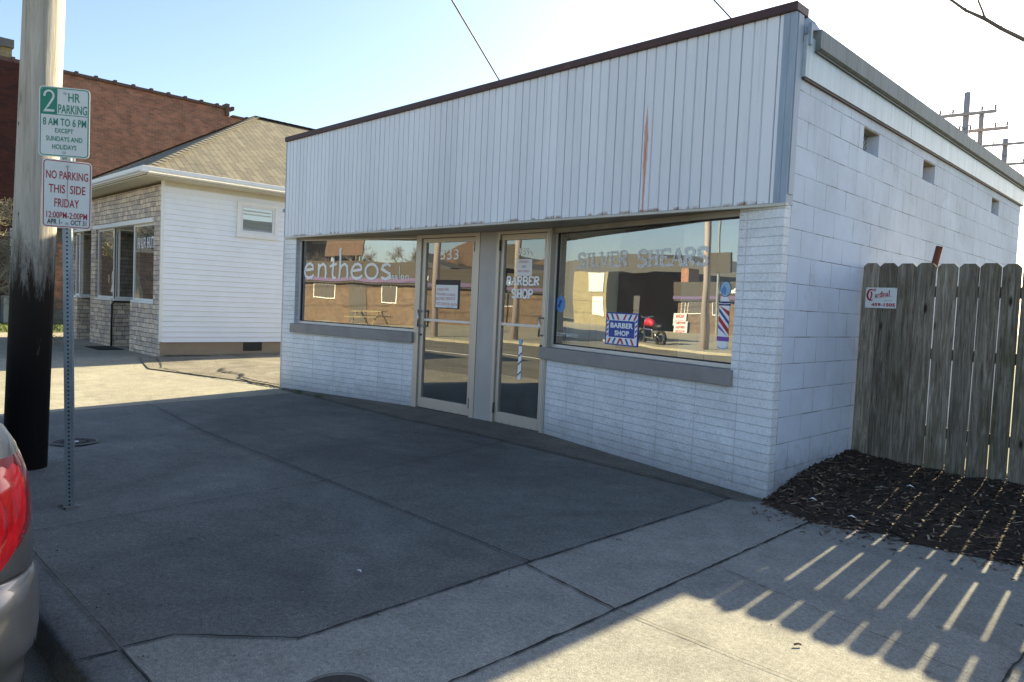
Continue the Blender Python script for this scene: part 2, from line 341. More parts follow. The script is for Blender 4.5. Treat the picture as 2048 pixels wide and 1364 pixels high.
    t.b.inputs['Emission Color'].default_value = (1., .01, .02, 1); t.b.inputs['Emission Strength'].default_value = .03
    t = NT('tail_lens_dark'); t.fin((.24, .004, .008), .12); t.b.inputs['Coat Weight'].default_value = 1.
    t = NT('clear_lens'); t.fin(t.ramp(t.noise(t.pos((10, 60, 60)), 2, 3), [(.35, (.12, .1, .1)), (.6, (.75, .72, .68))]), .08, None, .5); t.b.inputs['Coat Weight'].default_value = 1.
    t = NT('chrome'); t.fin((.75, .75, .73), .12, None, 1.)
    t = NT('car_glass'); t.fin((.01, .012, .013), .03, None, 0, .6)
    plain('tyre_rubber', (.02, .02, .02), .85)
    plain('cast_iron', (.05, .042, .036), .7, .3, 20, 90, .5, metal=.3)
    plain('glazed_insulator', (.25, .25, .27), .3)
    plain('wire_black', (.03, .03, .035), .7)
    plain('mat_rubber', (.02, .02, .022), .95)
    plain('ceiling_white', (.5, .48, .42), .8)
build_materials()
M = MATS
# ------------------------------------------------------------------ mesh builder
class Frame:
    """u runs along a wall from A to B, o is the distance out of the wall towards its front, z is up"""
    def __init__(s, A, B):
        s.A = Vector((A[0], A[1], 0)); d = Vector((B[0] - A[0], B[1] - A[1], 0)); s.L = d.length; s.t = d.normalized(); s.n = Vector((s.t.y, -s.t.x, 0))
    def p(s, u, o, z):
        q = s.A + s.t * u + s.n * o; return (q.x, q.y, z)
class MB:
    def __init__(s): s.v = []; s.f = []; s.m = []; s.sm = []
    def add(s, pts, faces, mi=0, smooth=False):
        b = len(s.v); s.v += [tuple(p) for p in pts]
        for f in faces: s.f.append(tuple(b + i for i in f)); s.m.append(mi); s.sm.append(smooth)
    def quad(s, a, b, c, d, mi=0): s.add([a, b, c, d], [(0, 1, 2, 3)], mi)
    def hexa(s, P, mi=0): s.add(P, [(0, 3, 2, 1), (4, 5, 6, 7), (0, 1, 5, 4), (1, 2, 6, 5), (2, 3, 7, 6), (3, 0, 4, 7)], mi)
    def box(s, x0, y0, z0, x1, y1, z1, mi=0):
        s.hexa([(x0, y0, z0), (x1, y0, z0), (x1, y1, z0), (x0, y1, z0), (x0, y0, z1), (x1, y0, z1), (x1, y1, z1), (x0, y1, z1)], mi)
    def fbox(s, F, u0, u1, o0, o1, z0, z1, mi=0):
        s.hexa([F.p(u0, o1, z0), F.p(u1, o1, z0), F.p(u1, o0, z0), F.p(u0, o0, z0), F.p(u0, o1, z1), F.p(u1, o1, z1), F.p(u1, o0, z1), F.p(u0, o0, z1)], mi)
    def ring(s, c, ax, r, n=16, ph=0):
        ax = Vector(ax).normalized(); a = ax.orthogonal().normalized()
        if abs(ax.z) > .9: a = Vector((1, 0, 0)) - ax * ax.x; a.normalize()
        b = ax.cross(a); c = Vector(c)
        return [c + (a * math.cos(ph + 2 * math.pi * i / n) + b * math.sin(ph + 2 * math.pi * i / n)) * r for i in range(n)]
    def tube(s, pts, rad, n=8, mi=0, cap=True, smooth=True):
        pts = [Vector(p) for p in pts]
        if not hasattr(rad, '__len__'): rad = [rad] * len(pts)
        b = len(s.v)
        for i, p in enumerate(pts):
            d = (pts[min(i + 1, len(pts) - 1)] - pts[max(i - 1, 0)])
            if d.length < 1e-9: d = Vector((0, 0, 1))
            if i == 0: a = d.orthogonal().normalized()
            else: a = (a - d.normalized() * a.dot(d.normalized())); a = a.normalized() if a.length > 1e-6 else d.orthogonal().normalized()
            bb = d.normalized().cross(a)
            s.v += [tuple(p + (a * math.cos(2 * math.pi * k / n) + bb * math.sin(2 * math.pi * k / n)) * rad[i]) for k in range(n)]
        for i in range(len(pts) - 1):
            for k in range(n):
                s.f.append((b + i * n + k, b + i * n + (k + 1) % n, b + (i + 1) * n + (k + 1) % n, b + (i + 1) * n + k)); s.m.append(mi); s.sm.append(smooth)
        if cap:
            s.f.append(tuple(b + k for k in reversed(range(n)))); s.m.append(mi); s.sm.append(False)
            s.f.append(tuple(b + (len(pts) - 1) * n + k for k in range(n))); s.m.append(mi); s.sm.append(False)
    def poly(s, pts, depthvec=None, mi=0):
        """flat polygon, given thickness by depthvec"""
        n = len(pts)
        if depthvec is None: s.add(pts, [tuple(range(n))], mi); return
        d = Vector(depthvec); P = [Vector(p) for p in pts]
        s.add([*P, *[p + d for p in P]], [tuple(reversed(range(n))), tuple(range(n, 2 * n))] + [(i, (i + 1) % n, n + (i + 1) % n, n + i) for i in range(n)], mi)
    def grid(s, fn, nu, nv, mi=0, smooth=True):
        s.add([fn(i / nu, j / nv) for j in range(nv + 1) for i in range(nu + 1)],
              [(j * (nu + 1) + i, j * (nu + 1) + i + 1, (j + 1) * (nu + 1) + i + 1, (j + 1) * (nu + 1) + i) for j in range(nv) for i in range(nu)], mi, smooth)
ORG = {}
def build(name, mb, mats, parent=None, bevel=0, uvfn=None, recalc=True):
    if not isinstance(mats, (list, tuple)): mats = [mats]
    o0 = ORG.get(parent.name, Vector((0, 0, 0))) if parent else Vector((0, 0, 0))
    me = bpy.data.meshes.new(name); me.from_pydata([tuple(Vector(v) - o0) for v in mb.v], [], mb.f)
    for k in mats: me.materials.append(M[k])
    me.polygons.foreach_set('material_index', mb.m); me.polygons.foreach_set('use_smooth', mb.sm)
    if recalc:
        bm = bmesh.new(); bm.from_mesh(me); bmesh.ops.recalc_face_normals(bm, faces=bm.faces); bm.to_mesh(me); bm.free()
    uvl = me.uv_layers.new(name='UVMap')
    for p in me.polygons:
        n = p.normal
        if uvfn: f = uvfn
        elif abs(n.z) > .75: f = lambda q, n: (q.x, q.y)
        else:
            h = Vector((-n.y, n.x, 0)); h = h.normalized() if h.length > 1e-6 else Vector((1, 0, 0))
            up = n.cross(h); up = -up if up.z < 0 else up
            f = (lambda q, n, h=h, up=up: (q.dot(h), q.z if abs(n.z) < .1 else q.dot(up)))
        for li in p.loop_indices:
            q = me.vertices[me.loops[li].vertex_index].co + o0; uvl.data[li].uv = f(q, n)
    me.update(); o = bpy.data.objects.new(name, me); COL.objects.link(o)
    if parent: o.parent = parent; 
    ORG[o.name] = o0
    if bevel:
        md = o.modifiers.new('b', 'BEVEL'); md.width = bevel; md.segments = 2; md.limit_method = 'ANGLE'; md.angle_limit = R(40)
    return o
def tag(o, label=None, cat=None, group=None, kind=None):
    if label: o['label'] = label
    if cat: o['category'] = cat
    if group: o['group'] = group
    if kind: o['kind'] = kind
    return o
def thing(name, loc, label, cat, group=None):
    o = bpy.data.objects.new(name, None); COL.objects.link(o); o.location = loc; o.empty_display_size = .1; ORG[o.name] = Vector(loc)
    return tag(o, label, cat, group)
def struct(name, mb, mats, **kw): return tag(build(name, mb, mats, **kw), kind='structure')
def stuff(name, mb, mats, label, cat): return tag(build(name, mb, mats), label, cat, kind='stuff')
# ------------------------------------------------------------------ lettering
def font_polys(txt, bold=0.):
    cu = bpy.data.curves.new('t', 'FONT'); cu.body = txt; cu.size = 1; cu.offset = bold; cu.resolution_u = 4; cu.space_character = 1 + bold * 1.2
    ob = bpy.data.objects.new('t', cu); COL.objects.link(ob); bpy.context.view_layer.update()
    dg = bpy.context.evaluated_depsgraph_get(); me = bpy.data.meshes.new_from_object(ob.evaluated_get(dg))
    V = [(v.co.x, v.co.y) for v in me.vertices]; F = [tuple(p.vertices) for p in me.polygons]
    bpy.data.objects.remove(ob); bpy.data.curves.remove(cu); bpy.data.meshes.remove(me); return V, F
def font_text(mb, F, txt, u0, u1, z0, z1, o, bold=0., mi=0, slope=0., mirror=False):
    V, Fc = font_polys(txt, bold)
    x0 = min(v[0] for v in V); x1 = max(v[0] for v in V); y0 = min(v[1] for v in V); y1 = max(v[1] for v in V)
    def mp(v):
        a = (v[0] - x0) / (x1 - x0); a = 1 - a if mirror else a
        u = u0 + a * (u1 - u0); return F.p(u, o, z0 + (v[1] - y0) / (y1 - y0) * (z1 - z0) + slope * (u - u0))
    mb.add([mp(v) for v in V], Fc, mi)
OFFC = [0]
def ribbon(mb, F, pts, w, o, mi=0, closed=False):
    """one pen stroke: pts (u, z) in the plane of F, width w; strokes are stacked a hair apart"""
    OFFC[0] = (OFFC[0] + 1) % 7; o = o + .00025 * OFFC[0]
    n = len(pts); L = []; Rr = []
    for i in range(n):
        if closed: a = pts[i - 1]; b = pts[(i + 1) % n]
        else: a = pts[max(i - 1, 0)]; b = pts[min(i + 1, n - 1)]
        dx, dz = b[0] - a[0], b[1] - a[1]; l = math.hypot(dx, dz) or 1e-9; nx, nz = -dz / l, dx / l
        k = 1.
        if 0 < i < n - 1 or closed:
            a1 = pts[i - 1]; b1 = pts[(i + 1) % n]; d1 = (pts[i][0] - a1[0], pts[i][1] - a1[1]); l1 = math.hypot(*d1) or 1e-9
            c = abs((d1[0] * dx + d1[1] * dz) / (l1 * l)); k = 1 / max(c, .55)
        ww = (w[i] if hasattr(w, '__len__') else w) / 2 * k
        L.append(F.p(pts[i][0] + nx * ww, o, pts[i][1] + nz * ww)); Rr.append(F.p(pts[i][0] - nx * ww, o, pts[i][1] - nz * ww))
    m = n if closed else n - 1
    mb.add(L + Rr, [(i, (i + 1) % n, n + (i + 1) % n, n + i) for i in range(m)], mi)
def arc(cx, cy, rx, ry, a0, a1, n=10): return [(cx + rx * math.cos(R(a0 + (a1 - a0) * i / n)), cy + ry * math.sin(R(a0 + (a1 - a0) * i / n))) for i in range(n + 1)]
SC = [(.86, .74)] + arc(.5, .75, .36, .22, 20, 180, 7)[0:] + [(.2, .62), (.5, .5), (.8, .38)] + arc(.5, .25, .38, .22, 0, -160, 7)
GL = {  # capitals on a unit cell: (points, heavy?)
 'A': [([(.05, 0), (.48, 1)], 0), ([(.5, 1), (.93, 0)], 1), ([(.22, .35), (.74, .35)], 0)],
 'B': [([(.2, 0), (.2, 1)], 1), ([(.2, .96), (.55, .96)] + arc(.55, .74, .27, .22, 80, -80, 6) + [(.2, .52)], .7), ([(.2, .5), (.6, .5)] + arc(.6, .27, .3, .24, 80, -80, 6) + [(.2, .04)], .7)],
 'R': [([(.2, 0), (.2, 1)], 1), ([(.2, .96), (.55, .96)] + arc(.55, .74, .29, .22, 80, -80, 6) + [(.2, .5)], .7), ([(.5, .5), (.88, .02)], 1)],
 'E': [([(.22, 0), (.22, 1)], 1), ([(.22, .95), (.88, .95), (.88, .78)], .5), ([(.22, .5), (.68, .5)], .5), ([(.22, .05), (.9, .05), (.9, .24)], .5)],
 'S': [(SC, .85)], 'O': [(arc(.5, .5, .38, .47, 0, 360, 20), .9)],
 'H': [([(.2, 0), (.2, 1)], 1), ([(.8, 0), (.8, 1)], 1), ([(.2, .5), (.8, .5)], .75)],
 'P': [([(.2, 0), (.2, 1)], 1), ([(.2, .96), (.55, .96)] + arc(.55, .72, .3, .24, 80, -80, 6) + [(.2, .47)], .7)],
 'I': [([(.5, 0), (.5, 1)], 1)], 'L': [([(.22, 0), (.22, 1)], 1), ([(.22, .05), (.88, .05), (.88, .28)], .5)],
 'V': [([(.08, 1), (.5, .02)], 1), ([(.5, .02), (.93, 1)], .5)], 'U': [([(.18, 1), (.18, .3)] + arc(.5, .3, .32, .27, 180, 360, 8) + [(.82, 1)], .8)],
 'T': [([(.5, 0), (.5, 1)], 1), ([(.08, .8), (.08, .95), (.92, .95), (.92, .8)], .5)],
}
SERIF = {'A': [(.05, 0), (.93, 0)], 'B': [], 'R': [(.2, 0)], 'E': [], 'H': [(.2, 0), (.2, 1), (.8, 0), (.8, 1)], 'P': [(.2, 0)], 'I': [(.5, 0), (.5, 1)], 'L': [(.22, 1)], 'V': [(.08, 1), (.93, 1)], 'U': [(.18, 1), (.82, 1)], 'T': [(.5, 0)], 'S': [], 'O': []}
def serif_text(mb, F, txt, u0, u1, z0, z1, o, heavy=.24, mi=0, outline=False, slope=0.):
    wid = [.6 if c == 'I' else (.5 if c == ' ' else 1.) for c in txt]; tot = sum(wid); cw = (u1 - u0) / tot; h = z1 - z0; u = u0
    for c, w in zip(txt, wid):
        if c != ' ':
            def mp(q, u=u, w=w): 
                x = (q[0] - .5) * (1.0 if c != 'I' else 1.) + .5 * w; return (u + x * cw, z0 + q[1] * h + slope * (u - u0))
            W = heavy * cw
            for pts, k in GL[c]:
                P = [mp(q) for q in pts]; ww = W * (.35 + .65 * k)
                if outline:
                    ribbon(mb, F, P, ww * 1.25, o, mi)
                else: ribbon(mb, F, P, ww, o, mi)
            for q in SERIF[c]:
                a = mp(q); dz = W * .22 * (1 if q[1] == 0 else -1)
                ribbon(mb, F, [(a[0] - W * .95, a[1] + dz), (a[0] + W * .95, a[1] + dz)], W * .42, o, mi)
        u += w * cw
SUN_E = 5.0
SKY_E = .077
SKY_DUST = 1.5
EXPO = 1.8
# ================================================================== camera, sun, sky
cam_d = bpy.data.cameras.new('camera'); cam = bpy.data.objects.new('camera', cam_d); COL.objects.link(cam); S.camera = cam
cam_d.sensor_width = 36; cam_d.lens = 1462.9 / 2048 * 36; cam_d.clip_start = .05; cam_d.clip_end = 3000
def cam_axes(y, pi, r):
    f = Vector((math.sin(y) * math.cos(pi), math.cos(y) * math.cos(pi), math.sin(pi))); rt = Vector((math.cos(y), -math.sin(y), 0)); up = rt.cross(f)
    return math.cos(r) * rt + math.sin(r) * up, -math.sin(r) * rt + math.cos(r) * up, f
rt, up, fw = cam_axes(R(-44.9776), R(-2.8595), R(2.5411))
cam.matrix_world = Matrix(((rt.x, up.x, -fw.x, 2.4337), (rt.y, up.y, -fw.y, -5.195), (rt.z, up.z, -fw.z, 1.4013), (0, 0, 0, 1)))
SUN = Vector((-.075, 1., .509)).normalized()
sl = bpy.data.lights.new('sun', 'SUN'); so = bpy.data.objects.new('sun', sl); COL.objects.link(so)
sl.energy = SUN_E; sl.angle = R(.5); sl.color = (1., .87, .56); so.rotation_euler = SUN.to_track_quat('Z', 'Y').to_euler(); so.location = (0, 20, 15)
w = bpy.data.worlds.new('World'); S.world = w; w.use_nodes = True; wt = w.node_tree
sky = wt.nodes.new('ShaderNodeTexSky'); sky.sky_type = 'NISHITA'; sky.sun_disc = False
sky.sun_elevation = math.asin(SUN.z); sky.sun_rotation = math.atan2(SUN.x, SUN.y); sky.altitude = 200; sky.air_density = 1.; sky.dust_density = SKY_DUST; sky.ozone_density = 1.6
wt.links.new(sky.outputs[0], wt.nodes['Background'].inputs[0]); wt.nodes['Background'].inputs[1].default_value = SKY_E
S.view_settings.view_transform = 'Standard'; S.view_settings.look = 'None'; S.view_settings.exposure = EXPO; S.view_settings.gamma = 1
S.render.engine = 'CYCLES'
try:
    S.cycles.use_denoising = True; S.cycles.max_bounces = 8; S.cycles.transparent_max_bounces = 12; S.cycles.caustics_reflective = False
except Exception: pass
# ================================================================== ground
def sst(a, b, x): t = max(0, min(1, (x - a) / (b - a))); return t * t * (3 - 2 * t)
GZ = .02
def gz(x, y):
    k = sst(-6.3, -7.5, x) * (1 - sst(-12.0, -13.2, x))
    return GZ - .125 * k * max(0, min(1, -y / 4.3)) + .04 * sst(-9, -14, x)*0
CX, CY = 2.4337, -5.195
def fp(p): return (CX + (p[0] - CX) * 1.0073, CY + (p[1] - CY) * 1.0073)   # ground points were measured for a ground 1 cm higher
def lin(a, b, n): return [a + (b - a) * i / n for i in range(n + 1)]
mb = MB(); mb.box(-160, -160, -.5, 120, 160, -.16); struct('ground', mb, 'field')
mb = MB(); mb.grid(lambda i, j: (-140 + 240 * i, -13. + 8.62 * j, -.125), 60, 3, smooth=False); struct('street', mb, 'asphalt')
mb = MB(); mb.box(-140, -13.2, -.2, 100, -13.0, -.03); mb.grid(lambda i, j: (-140 + 240 * i, -40 + 26.8 * j, -.05), 4, 2, smooth=False); struct('parking_lot', mb, 'lot_concrete')
for k, (yy, w_) in enumerate(((-8.75, .1),)):
    mb = MB()
    for i in range(-12, 6): mb.box(i * 9, yy - w_ / 2, -.13, i * 9 + 9.0, yy + w_ / 2, -.12)
    struct('road_marking', mb, 'white_paint')
xs = lin(-60, -14, 30) + lin(-14, -5.6, 42)[1:] + lin(-5.6, 8, 20)[1:]; ys = lin(-4.3, .66, 12)
mb = MB(); mb.add([(x, y, gz(x, y)) for y in ys for x in xs], [(j * len(xs) + i, j * len(xs) + i + 1, (j + 1) * len(xs) + i + 1, (j + 1) * len(xs) + i) for j in range(len(ys) - 1) for i in range(len(xs) - 1)], 0, True)
# driveway side gets a lighter, warmer copy: its sunlit tone put in the colour
for fi, f in enumerate(mb.f):
    cx = sum(mb.v[i][0] for i in f) / 4
    if cx < -6.9: mb.m[fi] = 1
struct('sidewalk', mb, ['old_concrete', 'sunlit_drive_concrete'])
# kerb
mb = MB(); C = [(-4.30, .0), (-4.42, -.004), (-4.437, -.02), (-4.445, -.155)]
mb.add([(x, c[0], gz(x, -4.3) + c[1]) for c in C for x in xs], [(j * len(xs) + i, (j + 1) * len(xs) + i, (j + 1) * len(xs) + i + 1, j * len(xs) + i + 1) for j in range(3) for i in range(len(xs) - 1)], 0, True)
struct('kerb', mb, 'curb_concrete')
# newer pour: corner slabs by the mulch, the strip along the joint and the flare at the kerb
P = [(-.18, -.25), (-.17, -2.42), (-.14, -3.74), (-.475, -4.1), (-.49, -4.29)]
poly = [fp(p) for p in P]; poly = [(a, max(b, -4.299)) for a, b in poly]
poly += [(8, -4.299), (8, -.05), (0.02, -.02), (-.17, -.12)]
mb = MB(); mb.add([(a, b, GZ + .004) for a, b in poly], [tuple(range(len(poly)))]); struct('pavement', mb, 'new_concrete')
# strip of concrete between the slabs and the shop front, sloping up to the thresholds
e = [(-7.37, -.08), (-6.6, -.05), (-5.67, -.09), (-4.31, -.12), (-3.3, -.05), (-2.8, -.06), (-1.81, -.07), (-.49, -.12), (-.12, -.22)]
wl = [(-7.5, .05, .04), (-6.6, .24, .045), (-5.67, .42, .05), (-4.31, .62, .055), (-3.3, .65, .055), (-2.8, .63, .05), (-1.81, .42, .04), (-.49, .16, .03), (0.03, .03, GZ + .008)]
mb = MB(); n = len(e); mb.add([(a, b, GZ + .005) for a, b in e] + [(a, b, z) for a, b, z in wl], [(i, i + 1, n + i + 1, n + i) for i in range(n - 1)], 0, True)
struct('pavement', mb, 'wall_strip_concrete')
# joints
def joint(pts, w_, mat, z=.0085, wob=.006, tagname='sidewalk'):
    mb = MB(); Q = []
    for a, b in zip(pts[:-1], pts[1:]):
        L = math.hypot(b[0] - a[0], b[1] - a[1]); k = max(1, int(L / .045))
        Q += [(a[0] + (b[0] - a[0]) * i / k, a[1] + (b[1] - a[1]) * i / k) for i in range(k)]
    Q.append(pts[-1]); A = []; B = []
    for i, q in enumerate(Q):
        d = (Q[min(i + 1, len(Q) - 1)][0] - Q[max(i - 1, 0)][0], Q[min(i + 1, len(Q) - 1)][1] - Q[max(i - 1, 0)][1]); l = math.hypot(*d) or 1; nx, ny = -d[1] / l, d[0] / l
        o = random.gauss(0, wob * .35); h = w_ * random.uniform(.35, 1.05) / 2
        zz = gz(*q) + z
        A.append((q[0] + nx * (o + h), q[1] + ny * (o + h), zz)); B.append((q[0] + nx * (o - h), q[1] + ny * (o - h), zz))
    m = len(Q); mb.add(A + B, [(i, i + 1, m + i + 1, m + i) for i in range(m - 1)]); return struct(tagname, mb, mat)
J = lambda P: [fp(p) for p in P]
joint(J([(-.18, -.22), (-.17, -2.42), (-.14, -3.74)]), .017, 'joint_dark', .0105)
joint(J([(-.14, -3.74), (-.475, -4.1), (-.49, -4.28)]), .012, 'joint_dark', .0112)
joint(J([(.462, -.29), (.5, -2.52), (.505, -3.48), (.51, -4.28)]), .015, 'joint_dark', .0105)
joint(J([(-.17, -2.42), (.496, -2.516)]), .013, 'joint_dark', .0112); joint(J([(.496, -2.516), (1.4, -2.5), (4, -2.48)]), .006, 'joint_soft', .0112)
joint(J([(-.18, -2.377), (-2.306, -2.326), (-4.767, -2.281), (-6.9, -2.08)]), .010, 'joint_dark', .0105)
joint(J([(-2.2, -4.28), (-2.306, -2.326), (-2.68, -.13)]), .008, 'joint_dark', .0112)
joint(J([(-4.72, -3.2), (-4.82, -2.26), (-5.02, -.13)]), .006, 'joint_soft', .0112)
joint(J([(-7.09, -4.2), (-7.09, -2.14), (-7.26, -1.41), (-7.43, -.1)]), .006, 'joint_soft', .0105)
joint(J([(-7.8, -4.2), (-8.2, -2.), (-8.5, -.3)]), .005, 'joint_soft', .0105)
joint(J([(.48, -1.61), (.9, -1.72), (1.3, -1.80), (1.79, -1.93), (2.4, -2.0), (4, -2.1)]), .005, 'joint_dark', .0112, .012)
joint(J([(1.87, -.15), (1.87, -1.53), (1.86, -2.4), (1.86, -4.2)]), .012, 'joint_dark', .0105)
joint(J([(-7.37, -.085), (-6.6, -.055), (-5.67, -.095), (-4.31, -.125), (-3.3, -.055), (-2.8, -.065), (-1.81, -.075), (-.49, -.125), (-.15, -.21)]), .009, 'joint_dark', .0115, .012)
joint(J([(-2.68, -.1), (-2.9, .35)]), .006, 'joint_dark', .035)
joint(J([(-.49, -4.3), (-.5, -4.43)]), .012, 'joint_dark', .004)
joint(J([(-4.0, -4.294), (-1, -4.294), (2.4, -4.294)]), .008, 'joint_soft', .0135, .003)
for px in (-12.4, -14.6, -17, -19.4): joint([(px, -4.2), (px, .1)], .01, 'joint_soft', .0105)
joint([(-12.4, -2.2), (-21, -2.2)], .01, 'joint_soft', .0112)
# alley: rough asphalt between the shop and the hair salon, with tar cracks
mb = MB()
def al(i, j):
    x = -13.05 + 5.55 * i; y = .02 + 26 * j ** 1.6
    y0 = -.55 * max(0, 1 - abs(i - .38) * 1.9) if j == 0 else 0
    return (x, y + y0 * 1.3, gz(x, -max(0, -(y + y0))) + .012 + .035 * sst(0, .2, j) + random.uniform(-.006, .006) * (j > 0))
mb.grid(al, 26, 40); struct('alley', mb, 'alley_asphalt')
joint([(-7.6, .06), (-8.1, -.02), (-8.8, .0), (-9.3, .22), (-9.9, .12), (-10.3, .35)], .09, 'tar', .034, .05)
joint([(-7.58, -.02), (-8.4, -.14), (-9.2, -.3), (-10, -.45), (-10.9, -.5), (-11.6, -.25), (-12.6, .0)], .03, 'joint_dark', .02, .03)
joint([(-12.95, .3), (-12.7, 1.2), (-12.8, 2.2), (-12.7, 3.2)], .3, 'alley_asphalt', .05, .1)
# weeds at the foot of the left shop wall
random.seed(21)
for k, (x, y, lab) in enumerate(((-6.95, -.02, 'left green weed tuft in the joint near the left shop corner'), (-6.45, .0, 'right green weed tuft in the joint below the salon window'))):
    mb = MB()
    for i in range(60):
        a = random.uniform(0, 6.28); r_ = random.uniform(0, .09); h = random.uniform(.02, .055); bx, by = x + math.cos(a) * r_ * 1.6, y + math.sin(a) * r_ * .5
        dx, dy = random.uniform(-.03, .03), random.uniform(-.03, .03)
        mb.add([(bx - .004, by, GZ), (bx + .004, by + .003, GZ), (bx + dx + .002, by + dy, GZ + h)], [(0, 1, 2)])
    tag(build('weed_tuft', mb, 'weed_green', recalc=False), lab, 'weed', 'weeds along the shop front')
# grit along the joints and the wall
random.seed(77); mb = MB()
for k in range(900):
    q = random.random()
    if q < .35: x = random.uniform(-7.2, -.2); y = -.07 + random.gauss(0, .05)
    elif q < .6: x = random.uniform(-7, 1.5); y = -4.27 + abs(random.gauss(0, .06))
    elif q < .8: x = -.17 + random.gauss(0, .03); y = random.uniform(-4, -.3)
    else: x = random.uniform(-6, 2.5); y = random.uniform(-4.2, -.3)
    s_ = random.uniform(.002, .006); z = gz(x, y) + .006; mb.add([(x - s_, y, z), (x, y - s_ * .8, z), (x + s_, y, z), (x, y + s_ * .7, z), (x, y, z + s_ * .9)], [(0, 1, 4), (1, 2, 4), (2, 3, 4), (3, 0, 4)], random.choice((0, 0, 1, 2)))
stuff('grit', mb, ['chip_mid', 'joint_dark', 'chip_pale'], 'fine grit and crumbs lying along the sidewalk joints', 'grit')
# manhole lids
def lid(x, y, r_, lab):
    o = thing('utility_cover', (x, y, GZ), lab, 'manhole cover', 'iron covers set in the sidewalk')
    mb = MB(); mb.tube([(x, y, GZ + .004), (x, y, GZ + .012)], r_, 32)
    for k in range(14):
        a = 2 * math.pi * k / 14; mb.box(x + math.cos(a) * r_ * .6 - .01, y + math.sin(a) * r_ * .6 - .01, GZ + .012, x + math.cos(a) * r_ * .6 + .01, y + math.sin(a) * r_ * .6 + .01, GZ + .016)
    build('lid', mb, 'cast_iron', o)
    mb = MB(); mb.grid(lambda i, j: (x + math.cos(6.2832 * i) * r_ * (1.02 + .12 * j), y + math.sin(6.2832 * i) * r_ * (1.02 + .12 * j), GZ + .0135 + .002 * (j == 0)), 32, 1); build('rim', mb, 'hinge_metal', o); return o
o = lid(-4.74, -3.38, .165, 'round iron meter cover with a pale centre dot behind the sign post')
mb = MB(); mb.tube([(-4.72, -3.38, GZ + .0125), (-4.72, -3.38, GZ + .0185)], .026, 16); build('centre_plug', mb, 'white_paint', o)
lid(.30, -3.84, .125, 'round iron cover cut by the bottom edge of the photo')
# a few bits lying on the concrete
for (x, y, a, l, mat, lab) in ((1.20, -2.19, .9, .016, 'chip_mid', 'small brown twig on the sunlit concrete'), (-.62, -3.15, .3, .012, 'vinyl_white', 'small white pebble on the dark slab beside the kerb'),):
    mb = MB(); dx, dy = math.cos(a) * l, math.sin(a) * l; mb.tube([(x - dx, y - dy, GZ + .014), (x, y + .004, GZ + .017), (x + dx, y + dy, GZ + .014)], .0045, 6); tag(build('twig' if 'twig' in lab else 'pebble', mb, mat), lab, 'twig' if 'twig' in lab else 'pebble')
# ================================================================== mulch bed
random.seed(5)
def mh(x, y):
    f = max(0, min(1, (y + .2) / 1.75)) ** .9; b = .150 * f
    near = max(0, 1 - x / .40) * .065 * sst(.0, .8, y)
    return GZ + .008 + b + near + (math.sin(x * 7 + y * 3) * .012 + math.sin(x * 17 - y * 11) * .006) * sst(-.2, .15, y - fe(x))
def fe(x): return -.08 - .2 * min(x, .46) / .46 + max(0, x - .46) * .11 if x < 1.7 else -.144
mb = MB()
def mg(i, j):
    x = 0.001 + 4.6 * i; y0 = fe(x); y = y0 + (1.95 - y0) * j; return (x + (random.uniform(-.01, .01) if 0 < i < 1 else 0), y, mh(x, y) + (random.uniform(-.013, .020) if j > 0 else -.004))
mb.grid(mg, 150, 70, 0, False)
for k in range(7500):
    x = random.random() ** 1.25 * 4.4 + .02; y = random.uniform(fe(x) - .01, 1.58); z = mh(x, y) + random.uniform(.002, .014); a = random.uniform(0, 3.14); l = random.uniform(.008, .034) * (1.8 if random.random() < .07 else 1); w_ = random.uniform(.0015, .0085)
    if y < fe(x) + .02: z = GZ + .012
    if k % 14 == 0: y = fe(x) - random.random() ** 2.5 * .35; z = GZ + .010; l = l * .6
    dx, dy = math.cos(a) * l, math.sin(a) * l; tz = random.uniform(-.35, .35) * l; px, py = -dy / l * w_, dx / l * w_; t3 = random.uniform(.001, .004)
    mb.add([(x - dx - px, y - dy - py, z - tz), (x + dx - px, y + dy - py, z + tz), (x + dx * .8 + px, y + dy * .8 + py, z + tz + t3), (x - dx + px, y - dy + py, z - tz + t3)], [(0, 1, 2, 3)], random.choices((1, 2, 3), (5, 4, .9))[0])
stuff('mulch', mb, ['mulch_dark', 'chip_dark', 'chip_mid', 'chip_pale'], 'dark shredded wood mulch piled between the block wall and the fence', 'mulch')
for k, (x, y, lab) in enumerate(((.30, .10, 'pale dry leaf on the mulch, nearest the block wall'), (.62, -.02, 'pale dry leaf on the mulch close to the pavement edge'), (.72, .85, 'pale dry leaf on the mulch in front of the fence'))):
    mb = MB(); z = mh(x, y) + .02; mb.add([(x - .03, y, z), (x, y - .018, z + .012), (x + .035, y + .004, z), (x + .004, y + .022, z + .006), (x, y, z + .018)], [(0, 1, 4), (1, 2, 4), (2, 3, 4), (3, 0, 4)]); tag(build('dead_leaf', mb, 'vinyl_cream', recalc=False), lab, 'leaf', 'dry leaves on the mulch')
